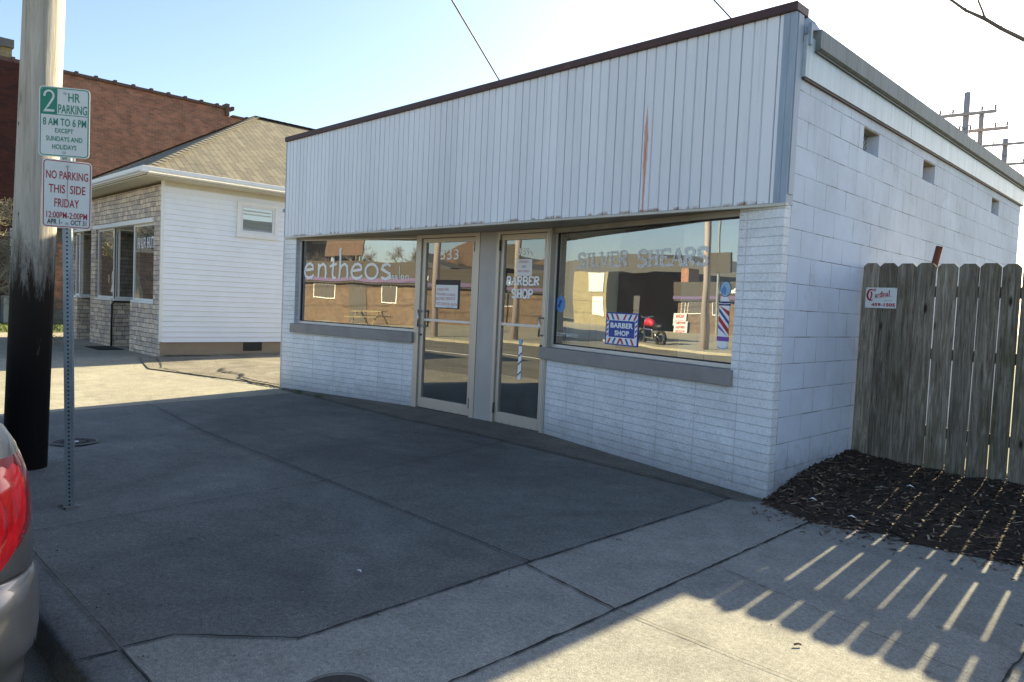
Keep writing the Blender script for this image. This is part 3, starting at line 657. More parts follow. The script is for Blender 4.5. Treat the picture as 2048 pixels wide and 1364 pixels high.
# ================================================================== fence
FY = 1.60
fence = thing('wood_fence', (1.6, FY, .2), 'tall weathered grey wooden fence of dog-eared pickets beside the block wall', 'fence')
xe = [.006, .144, .290, .441, .594, .752, .903, 1.056, 1.192]
while xe[-1] < 4.4: xe.append(xe[-1] + .1475 + random.uniform(-.002, .002))
random.seed(11)
for k in range(len(xe) - 1):
    g = [.0015, .002, .0025, .004, .006, .007, .006, .007, .009][k] if k < 9 else .009
    a = xe[k] + .002; b = xe[k + 1] - g; zt = 1.906 - .0016 * k + random.uniform(-.004, .004); zb = mh((a + b) / 2, FY) - .03; d = .030; ln = random.uniform(-.003, .003)
    y0 = FY + random.uniform(-.003, .004); tk = .017
    if k == 0: sh = .0
    else: sh = 0
    P2 = [(a, zb), (b, zb), (b + ln, zt - d), (b - d + ln, zt), (a + d + ln, zt), (a + ln, zt - d)]
    mb = MB(); mb.poly([(x, y0, z) for x, z in P2], (0, tk, 0)); build('picket', mb, 'fence_wood', fence, bevel=.002)
for z0, z1 in ((.45, .54), (1.10, 1.19), (1.62, 1.71)):
    mb = MB(); mb.box(.02, FY + .022, z0, 4.4, FY + .06, z1); build('rail', mb, 'fence_wood', fence)
for x in (.06, 2.45): 
    mb = MB(); mb.box(x, FY + .062, .1, x + .09, FY + .15, 1.8); build('post', mb, 'fence_wood', fence)
# little enamel sign on the fence
FS = Frame((.046, FY - .004), (.30, FY - .004))
sg = thing('company_sign', (.17, FY - .01, 1.6), 'white metal sign reading Cardinal 459-1505 nailed to the fence', 'sign')
mb = MB(); mb.fbox(FS, 0, .256, .006, .008, 1.512, 1.690); build('plate', mb, 'sign_white', sg)
mb = MB(); font_text(mb, FS, '459-1505', .052, .247, 1.526, 1.556, .0086, .05)
build('phone_number', mb, 'sign_maroon', sg, recalc=False)
mb = MB()
ribbon(mb, FS, arc(.047, 1.625, .032, .048, 50, 300, 14), [.006 + .012 * math.sin(math.pi * i / 14) for i in range(15)], .009)
ribbon(mb, FS, [(.063, 1.668), (.075, 1.680), (.083, 1.672), (.072, 1.655)], .006, .009)
ribbon(mb, FS, [(.045, 1.655), (.052, 1.63), (.046, 1.60), (.04, 1.58)], .012, .009)
u = .078
for ch, wd in (('a', .021), ('r', .017), ('d', .022), ('i', .009), ('n', .022), ('a', .021), ('l', .011)):
    up_ = ch in 'dl'; zb = 1.603 + (u - .078) * .13; V0 = u
    font_text(mb, FS, ch, u, u + wd - .003, zb, zb + (.052 if up_ else (.042 if ch == 'i' else .030)), .0088, .03); u += wd
ribbon(mb, FS, [(.07, 1.598), (.11, 1.601), (.16, 1.607), (.222, 1.618)], .0025, .0092)
build('script_name', mb, 'sign_maroon', sg, recalc=False)
mb = MB(); font_text(mb, FS, 'LOU. KY.', .155, .225, 1.575, 1.584, .0086); build('small_print', mb, 'sign_black', sg, recalc=False)
for u_, z_ in ((.01, 1.683), (.246, 1.683), (.01, 1.519), (.246, 1.519)): mb = MB(); mb.tube([FS.p(u_, .008, z_), FS.p(u_, .0105, z_)], .003, 8); build('nail', mb, 'hinge_metal', sg)
mb = MB(); mb.tube([(.40, 1.95, .2), (.425, 1.94, 1.6), (.515, 1.92, 2.07)], [.028, .028, .028], 12); tag(build('iron_pipe', mb, 'rusty_iron'), 'rusty brown iron pipe leaning up behind the fence', 'pipe')
# ================================================================== the shop
ZT = 2.222
L_ = Frame((-7.53, 0), (-4.95, .5)); R_ = Frame((-2.8, .55), (0, 0)); D1 = Frame((-4.95, .5), (-3.95, .55)); D2 = Frame((-3.57, .57), (-2.8, .55)); SD = Frame((0, 0), (0, 7.62))
shop = thing('shop_building', (-3.76, 3.8, 0), 'low white painted shop with a ribbed metal fascia, two glass doors and two display windows', 'building')
def wall_grid(mb, F, us, zs, holes, o0, o1):
    for i in range(len(us) - 1):
        for j in range(len(zs) - 1):
            if (i, j) in holes: continue
            u0, u1, z0, z1 = us[i], us[i + 1], zs[j], zs[j + 1]
            mb.quad(F.p(u0, o1, z0), F.p(u1, o1, z0), F.p(u1, o1, z1), F.p(u0, o1, z1))
    for (i, j) in holes:
        u0, u1, z0, z1 = us[i], us[i + 1], zs[j], zs[j + 1]
        mb.quad(F.p(u0, o1, z0), F.p(u0, o0, z0), F.p(u0, o0, z1), F.p(u0, o1, z1)); mb.quad(F.p(u1, o1, z0), F.p(u1, o1, z1), F.p(u1, o0, z1), F.p(u1, o0, z0))
        mb.quad(F.p(u0, o1, z0), F.p(u1, o1, z0), F.p(u1, o0, z0), F.p(u0, o0, z0)); mb.quad(F.p(u0, o1, z1), F.p(u0, o0, z1), F.p(u1, o0, z1), F.p(u1, o1, z1))
holes = [(1.42, 1.79, 2.865, 3.07), (3.07, 3.47, 2.865, 3.08), (5.94, 6.33, 2.86, 3.065)]
us = [.10]; 
for h in holes: us += [h[0], h[1]]
us += [7.62]
mb = MB(); wall_grid(mb, SD, us, [-.2, 2.865, 3.07, 3.42], [(1, 1), (3, 1), (5, 1)], -.2, 0.)
build('side_wall', mb, 'painted_block', shop, recalc=False)
mb = MB(); mb.box(-7.53, 7.42, -.2, -.002, 7.62, 3.42); build('rear_wall', mb, 'painted_block', shop)
mb = MB(); mb.box(-7.53, .12, -.2, -7.33, 7.418, 3.42); build('side_wall', mb, 'painted_block', shop)
# vents
for k, h in enumerate(holes):
    F = SD; mb = MB(); u0, u1, z0, z1 = h[0], h[1], 2.865, 3.07
    mb.fbox(F, u0 + .002, u1 - .002, -.2, -.19, z0 + .002, z1 - .002); v_ = build('vent_opening', mb, 'dark_void' if k < 2 else 'vent_wood', shop)
    mb = MB()
    if k == 0:
        for i in range(-5, 12):
            a = u0 + i * .045
            for sgn in (1, -1):
                pa = (a, z0) if sgn > 0 else (a, z1); pts = []
                for q in range(2):
                    uu = pa[0] + q * (z1 - z0); zz = pa[1] + sgn * q * (z1 - z0); pts.append((uu, zz))
                (ua, za), (ub, zb_) = pts
                if ub < u0 or ua > u1: continue
                if ua < u0: za += sgn * (u0 - ua); ua = u0
                if ub > u1: zb_ -= sgn * (ub - u1); ub = u1
                mb.tube([F.p(ua, -.11 + .004 * sgn, za), F.p(ub, -.11 + .004 * sgn, zb_)], .005, 5)
        build('grille', mb, 'white_paint', v_)
    elif k == 1:
        for i in range(7): mb.fbox(F, u0 + .004, u1 - .004, -.17, -.14, z0 + .01 + i * .028, z0 + .028 + i * .028)
        build('louvre', mb, 'vent_wood', v_)
    mb = MB(); mb.fbox(F, u0 + .003, u1 - .003, -.135, -.003, z1 - .012, z1 - .002); build('lintel_board', mb, 'vent_wood', v_)
# flashing, lip and coping along the side
mb = MB(); 
for a, b in ((.13, 2.532), (2.538, 4.932), (4.938, 7.66)): mb.box(.0, a, 3.17, .032, b, 3.47)
build('side_flashing', mb, 'white_flashing', shop, bevel=.002)
mb = MB(); mb.box(.0, .14, 3.155, .022, 7.66, 3.169); build('flashing_drip', mb, 'cap_metal', shop)
mb = MB(); mb.poly([(.034, .27, 3.385), (.072, .27, 3.405), (.072, .27, 3.54), (-.25, .27, 3.545), (-.25, .27, 3.44), (.034, .27, 3.44)], (0, 7.45, 0)); build('coping', mb, 'coping_metal', shop)
mb = MB(); mb.box(.034, .26, 3.374, .050, 7.72, 3.384); build('coping_lip', mb, 'dark_lip', shop)
mb = MB(); mb.poly([(.0, .13, 3.47), (.04, .14, 3.50), (.05, .30, 3.545), (.02, .27, 3.60), (-.02, .16, 3.64)], (-.03, 0, 0)); mb.box(.02, .145, 3.40, .05, .175, 3.56); build('torn_flashing', mb, 'corner_metal', shop)
mb = MB(); mb.box(-7.5, .16, 3.36, -.25, 7.7, 3.44); build('roof', mb, 'roof_tar', shop)
mb = MB(); mb.box(-7.56, .15, 3.3, -7.45, 7.7, 3.54); mb.box(-7.45, 7.6, 3.3, -.1, 7.7, 3.54); build('coping', mb, 'coping_metal', shop)
# ribbed fascia
mb = MB(); x = -7.53; prof = [(x, .0)]; k = 0
while x < -.20:
    deep = (k % 3 == 0); d = .020 if deep else .014; w1 = .009 if deep else .011
    x2 = x + .0975
    prof += [(x2 - w1 - .003, 0.), (x2 - w1, d), (x2 - .003, d), (x2, 0.)] if deep else [(x2 - w1 - .006, 0.), (x2 - w1, d), (x2 - .006, d), (x2, 0.)]
    x = x2; k += 1
prof += [(-.095, 0.)]
n = len(prof); zs_ = [2.236, 2.6, 3.1, 3.61]
mb.add([(p[0], p[1], z) for z in zs_ for p in prof], [(j * n + i, j * n + i + 1, (j + 1) * n + i + 1, (j + 1) * n + i) for j in range(3) for i in range(n - 1)])
build('fascia', mb, 'fascia_metal', shop, recalc=False)
mb = MB(); mb.box(-.094, -.006, 2.222, .004, .118, 3.62); build('fascia_corner', mb, 'corner_metal', shop, bevel=.003)
mb = MB(); mb.box(.0045, .02, 2.3, .010, .1, 3.60); mb.box(-.06, -.010, 2.24, -.045, -.0065, 3.6); build('corner_seam', mb, 'corner_metal', shop)
mb = MB(); mb.box(-7.548, -.004, 2.225, -7.531, .118, 3.61); build('fascia_corner', mb, 'corner_metal', shop)
mb = MB(); mb.box(-7.60, -.01, 2.60, -7.55, .10, 2.64); build('flashing_end', mb, 'corner_metal', shop)
mb = MB(); mb.box(-7.56, -.028, 3.605, .014, .17, 3.672); build('fascia_cap', mb, 'cap_metal', shop, bevel=.006)
mb = MB()
random.seed(3)
for i in range(4): # paint runs on the corner
    pass
mb.box(-7.54, -.012, 2.214, -5.3, .03, 2.2355); mb.box(-5.302, -.014, 2.210, .012, .03, 2.2315); build('fascia_trim', mb, 'trim_metal', shop, bevel=.002)
mb = MB(); mb.add([(-7.53, .03, ZT), (-.002, .03, ZT), (-.002, .118, ZT), (-.2, .4, ZT), (-2.8, .75, ZT), (-5, .72, ZT), (-7.3, .3, ZT), (-7.53, .118, ZT)], [tuple(range(8))]); build('soffit', mb, 'soffit_metal', shop)
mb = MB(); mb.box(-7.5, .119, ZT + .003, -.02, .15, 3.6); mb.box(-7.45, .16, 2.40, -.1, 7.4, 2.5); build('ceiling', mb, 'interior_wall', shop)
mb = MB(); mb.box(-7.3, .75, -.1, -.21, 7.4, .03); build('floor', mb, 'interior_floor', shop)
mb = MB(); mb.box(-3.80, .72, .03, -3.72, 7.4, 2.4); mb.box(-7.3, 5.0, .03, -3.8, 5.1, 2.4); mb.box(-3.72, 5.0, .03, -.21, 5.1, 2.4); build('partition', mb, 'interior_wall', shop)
# brick parts of the front
def pr(mb, F, pts, z0, z1): mb.poly([(*p, z0) for p in pts], (0, 0, z1 - z0))
def fxy(F, u, o): q = F.p(u, o, 0); return (q[0], q[1])
mb = MB(); pr(mb, L_, [(-7.53, 0), fxy(L_, 2.575, 0), fxy(L_, 2.575, -.2), (-7.53, .2)], -.15, .99); build('brick_wall', mb, 'painted_brick', shop)
mb = MB(); pr(mb, L_, [(-7.53, 0), fxy(L_, .262, 0), fxy(L_, .262, -.2), (-7.53, .2)], .99, ZT); build('brick_pier', mb, 'painted_brick', shop)
mb = MB(); pr(mb, R_, [fxy(R_, .0, 0), (0, 0), (0, .10), (-.1, .2), fxy(R_, .0, -.2)], -.15, .955); build('brick_wall', mb, 'painted_brick', shop)
mb = MB(); pr(mb, R_, [fxy(R_, 2.45, 0), (0, 0), (0, .10), fxy(R_, 2.45, -.2)], .955, ZT); build('brick_pier', mb, 'painted_brick', shop)
mb = MB(); mb.box(-7.548, -.008, .03, -7.531, .02, 2.2); build('corner_trim', mb, 'pale_aluminium', shop)
mb = MB(); mb.fbox(L_, .222, 2.572, -.11, .05, .862, .993); build('window_sill', mb, 'sill_stone', shop, bevel=.006)
mb = MB(); mb.fbox(R_, -.055, 2.475, -.11, .05, .838, .966); build('window_sill', mb, 'sill_stone', shop, bevel=.006)
def window(F, u0, u1, z0, z1, o, fw_, mat='window_glass'):
    mb = MB(); mb.fbox(F, u0, u1, o - .03, o + .03, z0, z0 + fw_); mb.fbox(F, u0, u1, o - .03, o + .03, z1 - fw_, z1)
    mb.fbox(F, u0, u0 + fw_, o - .03, o + .03, z0 + fw_, z1 - fw_); mb.fbox(F, u1 - fw_, u1, o - .03, o + .03, z0 + fw_, z1 - fw_)
    wd = build('window_frame', mb, 'pale_aluminium', shop, bevel=.002)
    mb = MB(); mb.quad(F.p(u0 + fw_, o, z0 + fw_), F.p(u1 - fw_, o, z0 + fw_), F.p(u1 - fw_, o, z1 - fw_), F.p(u0 + fw_, o, z1 - fw_)); build('pane', mb, mat, wd, recalc=False)
    mb = MB(); a = fw_
    mb.fbox(F, u0 + a, u0 + a + .012, o - .012, o + .014, z0 + a, z1 - a); mb.fbox(F, u1 - a - .012, u1 - a, o - .012, o + .014, z0 + a, z1 - a); mb.fbox(F, u0 + a + .012, u1 - a - .012, o - .012, o + .014, z0 + a, z0 + a + .012)
    build('gasket', mb, 'black_metal', wd); return wd
OG = -.09
wl_ = window(L_, .264, 2.573, .994, ZT - .004, OG, .035)
wr_ = window(R_, .002, 2.448, .967, ZT - .004, OG, .034)
mb = MB(); mb.fbox(R_, .0, 2.448, -.058, -.02, 2.17, ZT - .003); build('head_trim', mb, 'soffit_metal', shop)
mb = MB(); mb.fbox(L_, .264, 2.573, -.058, -.02, 2.195, ZT - .003); build('head_trim', mb, 'soffit_metal', shop)
# door frames, doors and the panel between them
mb = MB()
mb.fbox(D1, -.062, .030, -.10, .02, .03, ZT - .003); mb.fbox(D1, .982, 1.062, -.10, .02, .03, ZT - .003); mb.fbox(D1, .030, .982, -.10, .02, 2.178, ZT - .003); build('door_frame', mb, 'aluminium', shop, bevel=.003)
mb = MB(); mb.fbox(D1, .03, .982, -.10, .05, .03, .052); build('threshold', mb, 'hinge_metal', shop)
mb = MB()
mb.fbox(D2, -.050, -.004, -.10, .02, .03, ZT - .003); mb.fbox(D2, .744, .800, -.10, .02, .03, ZT - .003); mb.fbox(D2, -.004, .744, -.10, .02, 2.184, ZT - .003); build('door_frame', mb, 'aluminium', shop, bevel=.003)
mb = MB(); mb.fbox(D2, 0, .744, -.10, .05, .03, .045); build('threshold', mb, 'hinge_metal', shop)
mb = MB(); mb.fbox(D2, .752, .762, .020, .026, .05, 2.2); mb.fbox(D2, .775, .782, .020, .028, .05, 2.2); build('frame_rib', mb, 'pale_aluminium', shop)
mb = MB(); PP = Frame(fxy(D1, 1.062, 0), fxy(D2, -.050, 0)); mb.fbox(PP, .001, PP.L - .001, -.15, .012, .03, ZT - .003); build('centre_panel', mb, 'pillar_panel', shop, bevel=.004)
def door(F, u0, u1, z0, z1, g, mid, hinge_r):
    gu0, gu1, gz0, gz1 = g; o0, o1 = -.05, -.005
    mb = MB(); mb.fbox(F, u0, gu0, o0, o1, z0, z1); mb.fbox(F, gu1, u1, o0, o1, z0, z1); mb.fbox(F, gu0, gu1, o0, o1, z0, gz0); mb.fbox(F, gu0, gu1, o0, o1, gz1, z1)
    d = build('door', mb, 'aluminium', shop, bevel=.003)
    mb = MB(); mb.quad(F.p(gu0, -.028, gz0), F.p(gu1, -.028, gz0), F.p(gu1, -.028, gz1), F.p(gu0, -.028, gz1)); build('pane', mb, 'door_glass', d, recalc=False)
    mb = MB(); mb.fbox(F, gu0 + .001, gu1 - .001, -.045, -.008, mid - .016, mid + .016); build('push_bar', mb, 'pale_aluminium', d, bevel=.003)
    hu = u1 + .004 if hinge_r else u0 - .004
    for zc in (2.06, .215):
        mb = MB(); mb.tube([F.p(hu, .012, zc - .06), F.p(hu, .012, zc + .06)], .011, 10); build('hinge', mb, 'hinge_metal', d)
    hu = (u0 + gu0) / 2 - .004 if hinge_r else (u1 + gu1) / 2 + .004
    mb = MB(); mb.tube([F.p(hu, -.006, 1.085), F.p(hu, .055, 1.085)], .009, 8); mb.tube([F.p(hu, -.006, 1.27), F.p(hu, .055, 1.27)], .009, 8); mb.tube([F.p(hu, .055, 1.07), F.p(hu, .055, 1.285)], .011, 10)
    build('handle', mb, 'steel', d)
    mb = MB(); mb.tube([F.p(hu + (.0 if hinge_r else -.02), -.006, .972), F.p(hu + (.0 if hinge_r else -.02), .004, .972)], .014, 14); build('lock', mb, 'black_metal', d)
    mb = MB()
    nsc = 7
    for i in range(nsc): uu = u0 + .02 + (u1 - u0 - .04) * i / (nsc - 1); mb.tube([F.p(uu, -.006, z0 + .014), F.p(uu, -.002, z0 + .014)], .005, 8)
    mb.fbox(F, u0 + .002, u1 - .002, -.0045, -.001, z0 - .001, z0 + .004)
    build('door_sweep', mb, 'black_metal', d); return d
d1 = door(D1, .034, .978, .056, 2.172, (.096, .925, .185, 2.122), 1.163, True)
d2 = door(D2, .001, .740, .050, 2.180, (.048, .686, .175, 2.118), 1.176, False)
# ---- lettering on the glass
GO = OG + .003; DO = -.025
mb = MB()
def gl(F, u0, w_, z0, h, strokes, th, o):
    for st in strokes: ribbon(mb, F, [(u0 + q[0] * w_, z0 + q[1] * h) for q in st], th, o)
eS = [[(.08, .52), (.5, .56), (.92, .62), (.86, .85), (.6, 1), (.3, .93), (.1, .68), (.03, .4), (.14, .13), (.42, 0), (.75, .04), (.98, .22)]]
nS = [[(.02, 1), (.14, .9), (.12, .5), (.1, 0)], [(.12, .62), (.32, .9), (.6, 1), (.84, .82), (.88, .4), (.86, .0)]]
gl(L_, .352, .20, 1.655, .205, eS, .036, GO); gl(L_, .630, .19, 1.655, .200, nS, .034, GO)
gl(L_, .875, .145, 1.657, .20, [[(.52, 1.38), (.5, .9), (.42, .3), (.52, .03), (.9, .03)], [(.0, .82), (.45, .9), (.98, 1.0)]], .034, GO)
gl(L_, 1.06, .20, 1.657, .20, [[(.22, 2.12), (.10, 2.0), (.13, 1.2), (.12, .5), (.08, 0)], nS[1]], .034, GO)
gl(L_, 1.306, .22, 1.660, .20, eS, .036, GO); gl(L_, 1.572, .245, 1.66, .20, [arc(.5, .5, .47, .49, 10, 370, 22)], .036, GO)
gl(L_, 1.866, .19, 1.662, .20, [[(.9, .86), (.6, 1.0), (.2, .9), (.1, .68), (.45, .5), (.85, .35), (.9, .14), (.5, .0), (.05, .1)]], .036, GO)
build('salon_lettering', mb, 'vinyl_white', wl_, recalc=False)
mb = MB(); gl(L_, 0, 1, 0, 1, [], .01, GO); u = 2.064
for ch, a, b, zt_ in (('s', 2.064, 2.108, 1.716), ('a', 2.118, 2.176, 1.716), ('l', 2.196, 2.206, 1.838), ('o', 2.222, 2.288, 1.718), ('n', 2.306, 2.366, 1.718)): font_text(mb, L_, ch, a, b, 1.664, zt_, GO, .012)
build('small_lettering', mb, 'vinyl_white', wl_, recalc=False)
mb = MB(); serif_text(mb, R_, 'SILVER', .36, 1.115, 1.806, 1.952, GO, .27); build('worn_lettering', mb, 'worn_vinyl', wr_, recalc=False)
mb = MB(); serif_text(mb, R_, 'SHEARS', 1.235, 2.09, 1.797, 1.950, GO, .27); build('worn_lettering', mb, 'worn_vinyl', wr_, recalc=False)
mb = MB(); font_text(mb, R_, 'SCOTT BARTLEY', .07, .43, 1.091, 1.128, GO, .0); build('owner_name', mb, 'vinyl_white', wr_, recalc=False)
mb = MB(); font_text(mb, D1, '333', .345, .67, 1.912, 2.036, DO, .004); build('house_number', mb, 'vinyl_white', d1, recalc=False)
mb = MB(); font_text(mb, D2, '335', .262, .425, 1.952, 2.026, DO, .035); ribbon(mb, D2, [(.45, 1.985), (.47, 1.97), (.478, 1.94)], .012, DO); build('house_number', mb, 'vinyl_white', d2, recalc=False)
mb = MB(); serif_text(mb, D2, 'BARBER', .088, .612, 1.617, 1.712, DO, .29); serif_text(mb, D2, 'SHOP', .178, .528, 1.476, 1.573, DO, .29); build('shop_lettering', mb, 'vinyl_white', d2, recalc=False)
# ---- papers and stickers
def paper(name, F, u0, u1, z0, z1, o, lab, cat, mat='paper'):
    t = thing(name, F.p((u0 + u1) / 2, o, z0), lab, cat); mb = MB(); mb.fbox(F, u0, u1, o - .0015, o, z0, z1); build('sheet', mb, mat, t); return t
p1 = paper('paper_notice', D1, .286, .680, 1.326, 1.603, -.0245, 'white handwritten notice about masks taped inside the salon door', 'notice')
mb = MB(); PO = -.0238
for i, (tx, a, b) in enumerate((('MASKS ARE', .31, .52), ('REQUIRED DURING', .305, .64), ('ENTIRE SERVICE', .30, .64), ('MUST COVER NOSE + MOUTH', .30, .67))): mb = MB(); font_text(mb, D1, tx, a, b, 1.528 - i * .057, 1.562 - i * .057, PO, .0, slope=-.02 if i % 2 else .03); build('handwritten_line', mb, 'ink_red', p1, recalc=False)
mb = MB(); font_text(mb, D1, 'THANK YOU', .50, .60, 1.331, 1.343, PO); build('thanks_line', mb, 'sign_black', p1, recalc=False)
mb = MB(); mb.fbox(D1, .275, .715, -.0272, -.0265, 1.315, 1.665); tag(build('dark_board', mb, 'black_metal'), 'dark backing board behind the handwritten notice in the salon door', 'board')
p2 = paper('paper_notice', D2, .240, .486, 1.722, 1.905, -.0265, 'small faded notice about masks in the barber shop door, above the lettering', 'notice')
mb = MB()
for i, (tx, a, b) in enumerate((('MASKS', .29, .43), ('ARE', .33, .39), ('REQUIRED', .27, .45))): mb = MB(); font_text(mb, D2, tx, a, b, 1.862 - i * .052, 1.888 - i * .052, PO, -.01); build('handwritten_line', mb, 'ink_red', p2, recalc=False)
# barber pole sticker in the display window
def pole_sticker(F, uc, hw, z0, z1, o, lab, simple):
    t = thing('barber_pole_sticker', F.p(uc, o, z0), lab, 'sticker')
    h = z1 - z0
    if simple:
        mb = MB(); mb.fbox(F, uc - hw, uc + hw, o - .001, o, z0, z1 - hw * 2.6); build('tube', mb, 'vinyl_white', t)
        mb = MB(); mb.add([F.p(uc + math.cos(a) * hw * 1.15, o + .001, z1 - hw * 1.25 + math.sin(a) * hw * 1.25) for a in [2 * math.pi * i / 20 for i in range(20)]], [tuple(range(20))]); build('globe', mb, 'vinyl_pale_blue', t)
        mb = MB(); ribbon(mb, F, [(uc - hw, z1 - hw * 2.7), (uc, z1 - hw * 2.9), (uc + hw, z1 - hw * 2.7)], .008, o + .002); build('collar', mb, 'vinyl_navy', t, recalc=False)
        for i, zc in enumerate((z1 - h * .42, z1 - h * .62, z1 - h * .88)):
            mb = MB(); mb.add([F.p(uc - hw, o + .0012, zc - .016), F.p(uc + hw, o + .0012, zc + .028), F.p(uc + hw, o + .0012, zc + .046), F.p(uc - hw, o + .0012, zc + .004)], [(0, 1, 2, 3)]); build('stripe', mb, 'vinyl_navy', t, recalc=False)
        return t
    ell = lambda cz, rx, rz, oo: [F.p(uc + math.cos(2 * math.pi * i / 28) * rx, oo, cz + math.sin(2 * math.pi * i / 28) * rz) for i in range(28)]
    mb = MB(); mb.add(ell(1.602, .057, .065, o), [tuple(range(28))], 0); mb.add(ell(1.602, .052, .060, o + .0006), [tuple(range(28))], 1)
    mb.add([F.p(uc - .045, o + .001, 1.60), F.p(uc - .035, o + .001, 1.565), F.p(uc + .005, o + .001, 1.556), F.p(uc + .012, o + .001, 1.60), F.p(uc - .01, o + .001, 1.63)], [(0, 1, 2, 3, 4)], 2); build('globe', mb, ['vinyl_navy', 'vinyl_pale_blue', 'vinyl_sky'], t, recalc=False)
    mb = MB(); mb.add([F.p(uc - .03, o, 1.54), F.p(uc + .03, o, 1.54), F.p(uc + .05, o, 1.50), F.p(uc - .05, o, 1.50)], [(0, 1, 2, 3)], 1)
    mb.add([F.p(uc - .062, o, 1.502), F.p(uc + .062, o, 1.502), F.p(uc + .058, o, 1.468), F.p(uc - .056, o, 1.468)], [(0, 1, 2, 3)], 0)
    ribbon(mb, F, [(uc - .058, 1.487), (uc, 1.482), (uc + .058, 1.487)], .005, o + .001, 1); build('collar', mb, ['vinyl_navy', 'vinyl_white'], t, recalc=False)
    mb = MB(); a, b, zb, zt_ = uc - .052, uc + .052, 1.215, 1.468; mb.add([F.p(a, o, zb), F.p(b, o, zb), F.p(b, o, zt_), F.p(a, o, zt_)], [(0, 1, 2, 3)], 0)
    def band(zc, wz, mi):   # falls to the right
        pts = []; dz = .105
        for uu, zz in ((a, zc + dz / 2), (b, zc - dz / 2), (b, zc - dz / 2 - wz), (a, zc + dz / 2 - wz)): pts.append((uu, max(zb, min(zt_, zz))))
        mb.add([F.p(u_, o + .0008, z_) for u_, z_ in pts], [(0, 1, 2, 3)], mi)
    band(1.475, .042, 1); band(1.395, .030, 2); band(1.335, .045, 1); band(1.262, .030, 3); build('tube', mb, ['vinyl_white', 'vinyl_red', 'vinyl_blue', 'vinyl_purple'], t, recalc=False)
    mb = MB(); mb.add([F.p(uc - .062, o, 1.218), F.p(uc + .060, o, 1.218), F.p(uc + .060, o, 1.180), F.p(uc - .062, o, 1.180)], [(0, 1, 2, 3)], 0)
    mb.add([F.p(uc - .053, o, 1.18), F.p(uc + .053, o, 1.18), F.p(uc + .055, o, 1.128), F.p(uc + .02, o, 1.106), F.p(uc - .02, o, 1.106), F.p(uc - .055, o, 1.128)], [(0, 1, 2, 3, 4, 5)], 1)
    ribbon(mb, F, [(uc - .054, 1.135), (uc - .02, 1.118), (uc + .02, 1.118), (uc + .054, 1.135)], .004, o + .001, 2); build('base', mb, ['vinyl_purple', 'vinyl_white', 'vinyl_navy'], t, recalc=False); return t
pole_sticker(R_, 2.280, .05, 1.106, 1.667, OG + .002, 'red, white and blue barber pole sticker at the right end of the barber window', False)
pole_sticker(D2, .362, .026, .573, 1.024, DO, 'slim white barber pole sticker with blue stripes low on the barber shop door', True)
# round sticker
t = thing('round_sticker', R_.p(.108, GO, 1.428), 'round pale blue sticker at the left end of the barber window', 'sticker')
mb = MB(); mb.add([R_.p(.112 + math.cos(a) * .078, OG + .002, 1.428 + math.sin(a) * .088) for a in [2 * math.pi * i / 28 for i in range(28)]], [tuple(range(28))], 0)
mb.add([R_.p(.06, OG + .003, 1.40), R_.p(.11, OG + .003, 1.385), R_.p(.115, OG + .003, 1.43), R_.p(.15, OG + .003, 1.46), R_.p(.10, OG + .003, 1.475), R_.p(.09, OG + .003, 1.44)], [(0, 1, 2, 3, 4, 5)], 1); build('disc', mb, ['vinyl_sky', 'vinyl_blue'], t, recalc=False)
t = thing('small_label', R_.p(2.40, GO, 1.01), 'tiny white label in the bottom right corner of the barber window', 'label'); mb = MB(); mb.fbox(R_, 2.385, 2.410, GO, GO + .001, 1.012, 1.062); build('sheet', mb, 'paper', t)
# BARBER SHOP card standing inside the window
t = thing('barber_shop_card', R_.p(1.07, OG - .03, 1.05), 'blue card reading BARBER SHOP with red and blue diagonal edges inside the barber window', 'sign')
o = OG + .006; a, b, z0, z1 = .850, 1.305, 1.058, 1.368
mb = MB(); mb.fbox(R_, a, b, o - .004, o, z0, z1); build('card', mb, 'vinyl_blue', t)
mb = MB(); mb.fbox(R_, a + .015, b - .015, o, o + .0006, z0 + .012, z1 - .012); build('white_border', mb, 'vinyl_white', t)
mb = MB(); ii = 0
for zA_, zB_ in ((z0 + .014, z0 + .068), (z1 - .068, z1 - .014)):
    for i in range(6):
        uu = a + .03 + i * .070; sl_ = .032 if (i < 3) else -.032; 
        if zA_ > 1.2: sl_ = -sl_
        mb.add([R_.p(uu, o + .0012, zA_), R_.p(uu + .026, o + .0012, zA_), R_.p(uu + .026 + sl_, o + .0012, zB_), R_.p(uu + sl_, o + .0012, zB_)], [(0, 1, 2, 3)], (i + (1 if i >= 3 else 0)) % 2)
for i in range(4):
    for uu in (a + .017, b - .042): zz = z0 + .08 + i * .045; mb.add([R_.p(uu, o + .0012, zz), R_.p(uu + .025, o + .0012, zz + .018), R_.p(uu + .025, o + .0012, zz + .038), R_.p(uu, o + .0012, zz + .020)], [(0, 1, 2, 3)], i % 2)
build('diagonal_stripes', mb, ['vinyl_red', 'vinyl_blue'], t, recalc=False)
mb = MB(); mb.fbox(R_, a + .048, b - .048, o + .0014, o + .0018, z0 + .075, z1 - .075); build('centre_field', mb, 'vinyl_blue', t)
mb = MB(); font_text(mb, R_, 'BARBER', .922, 1.235, 1.222, 1.272, o + .0024, .04); font_text(mb, R_, 'SHOP', .985, 1.185, 1.150, 1.200, o + .0024, .04); build('card_lettering', mb, 'vinyl_white', t, recalc=False)
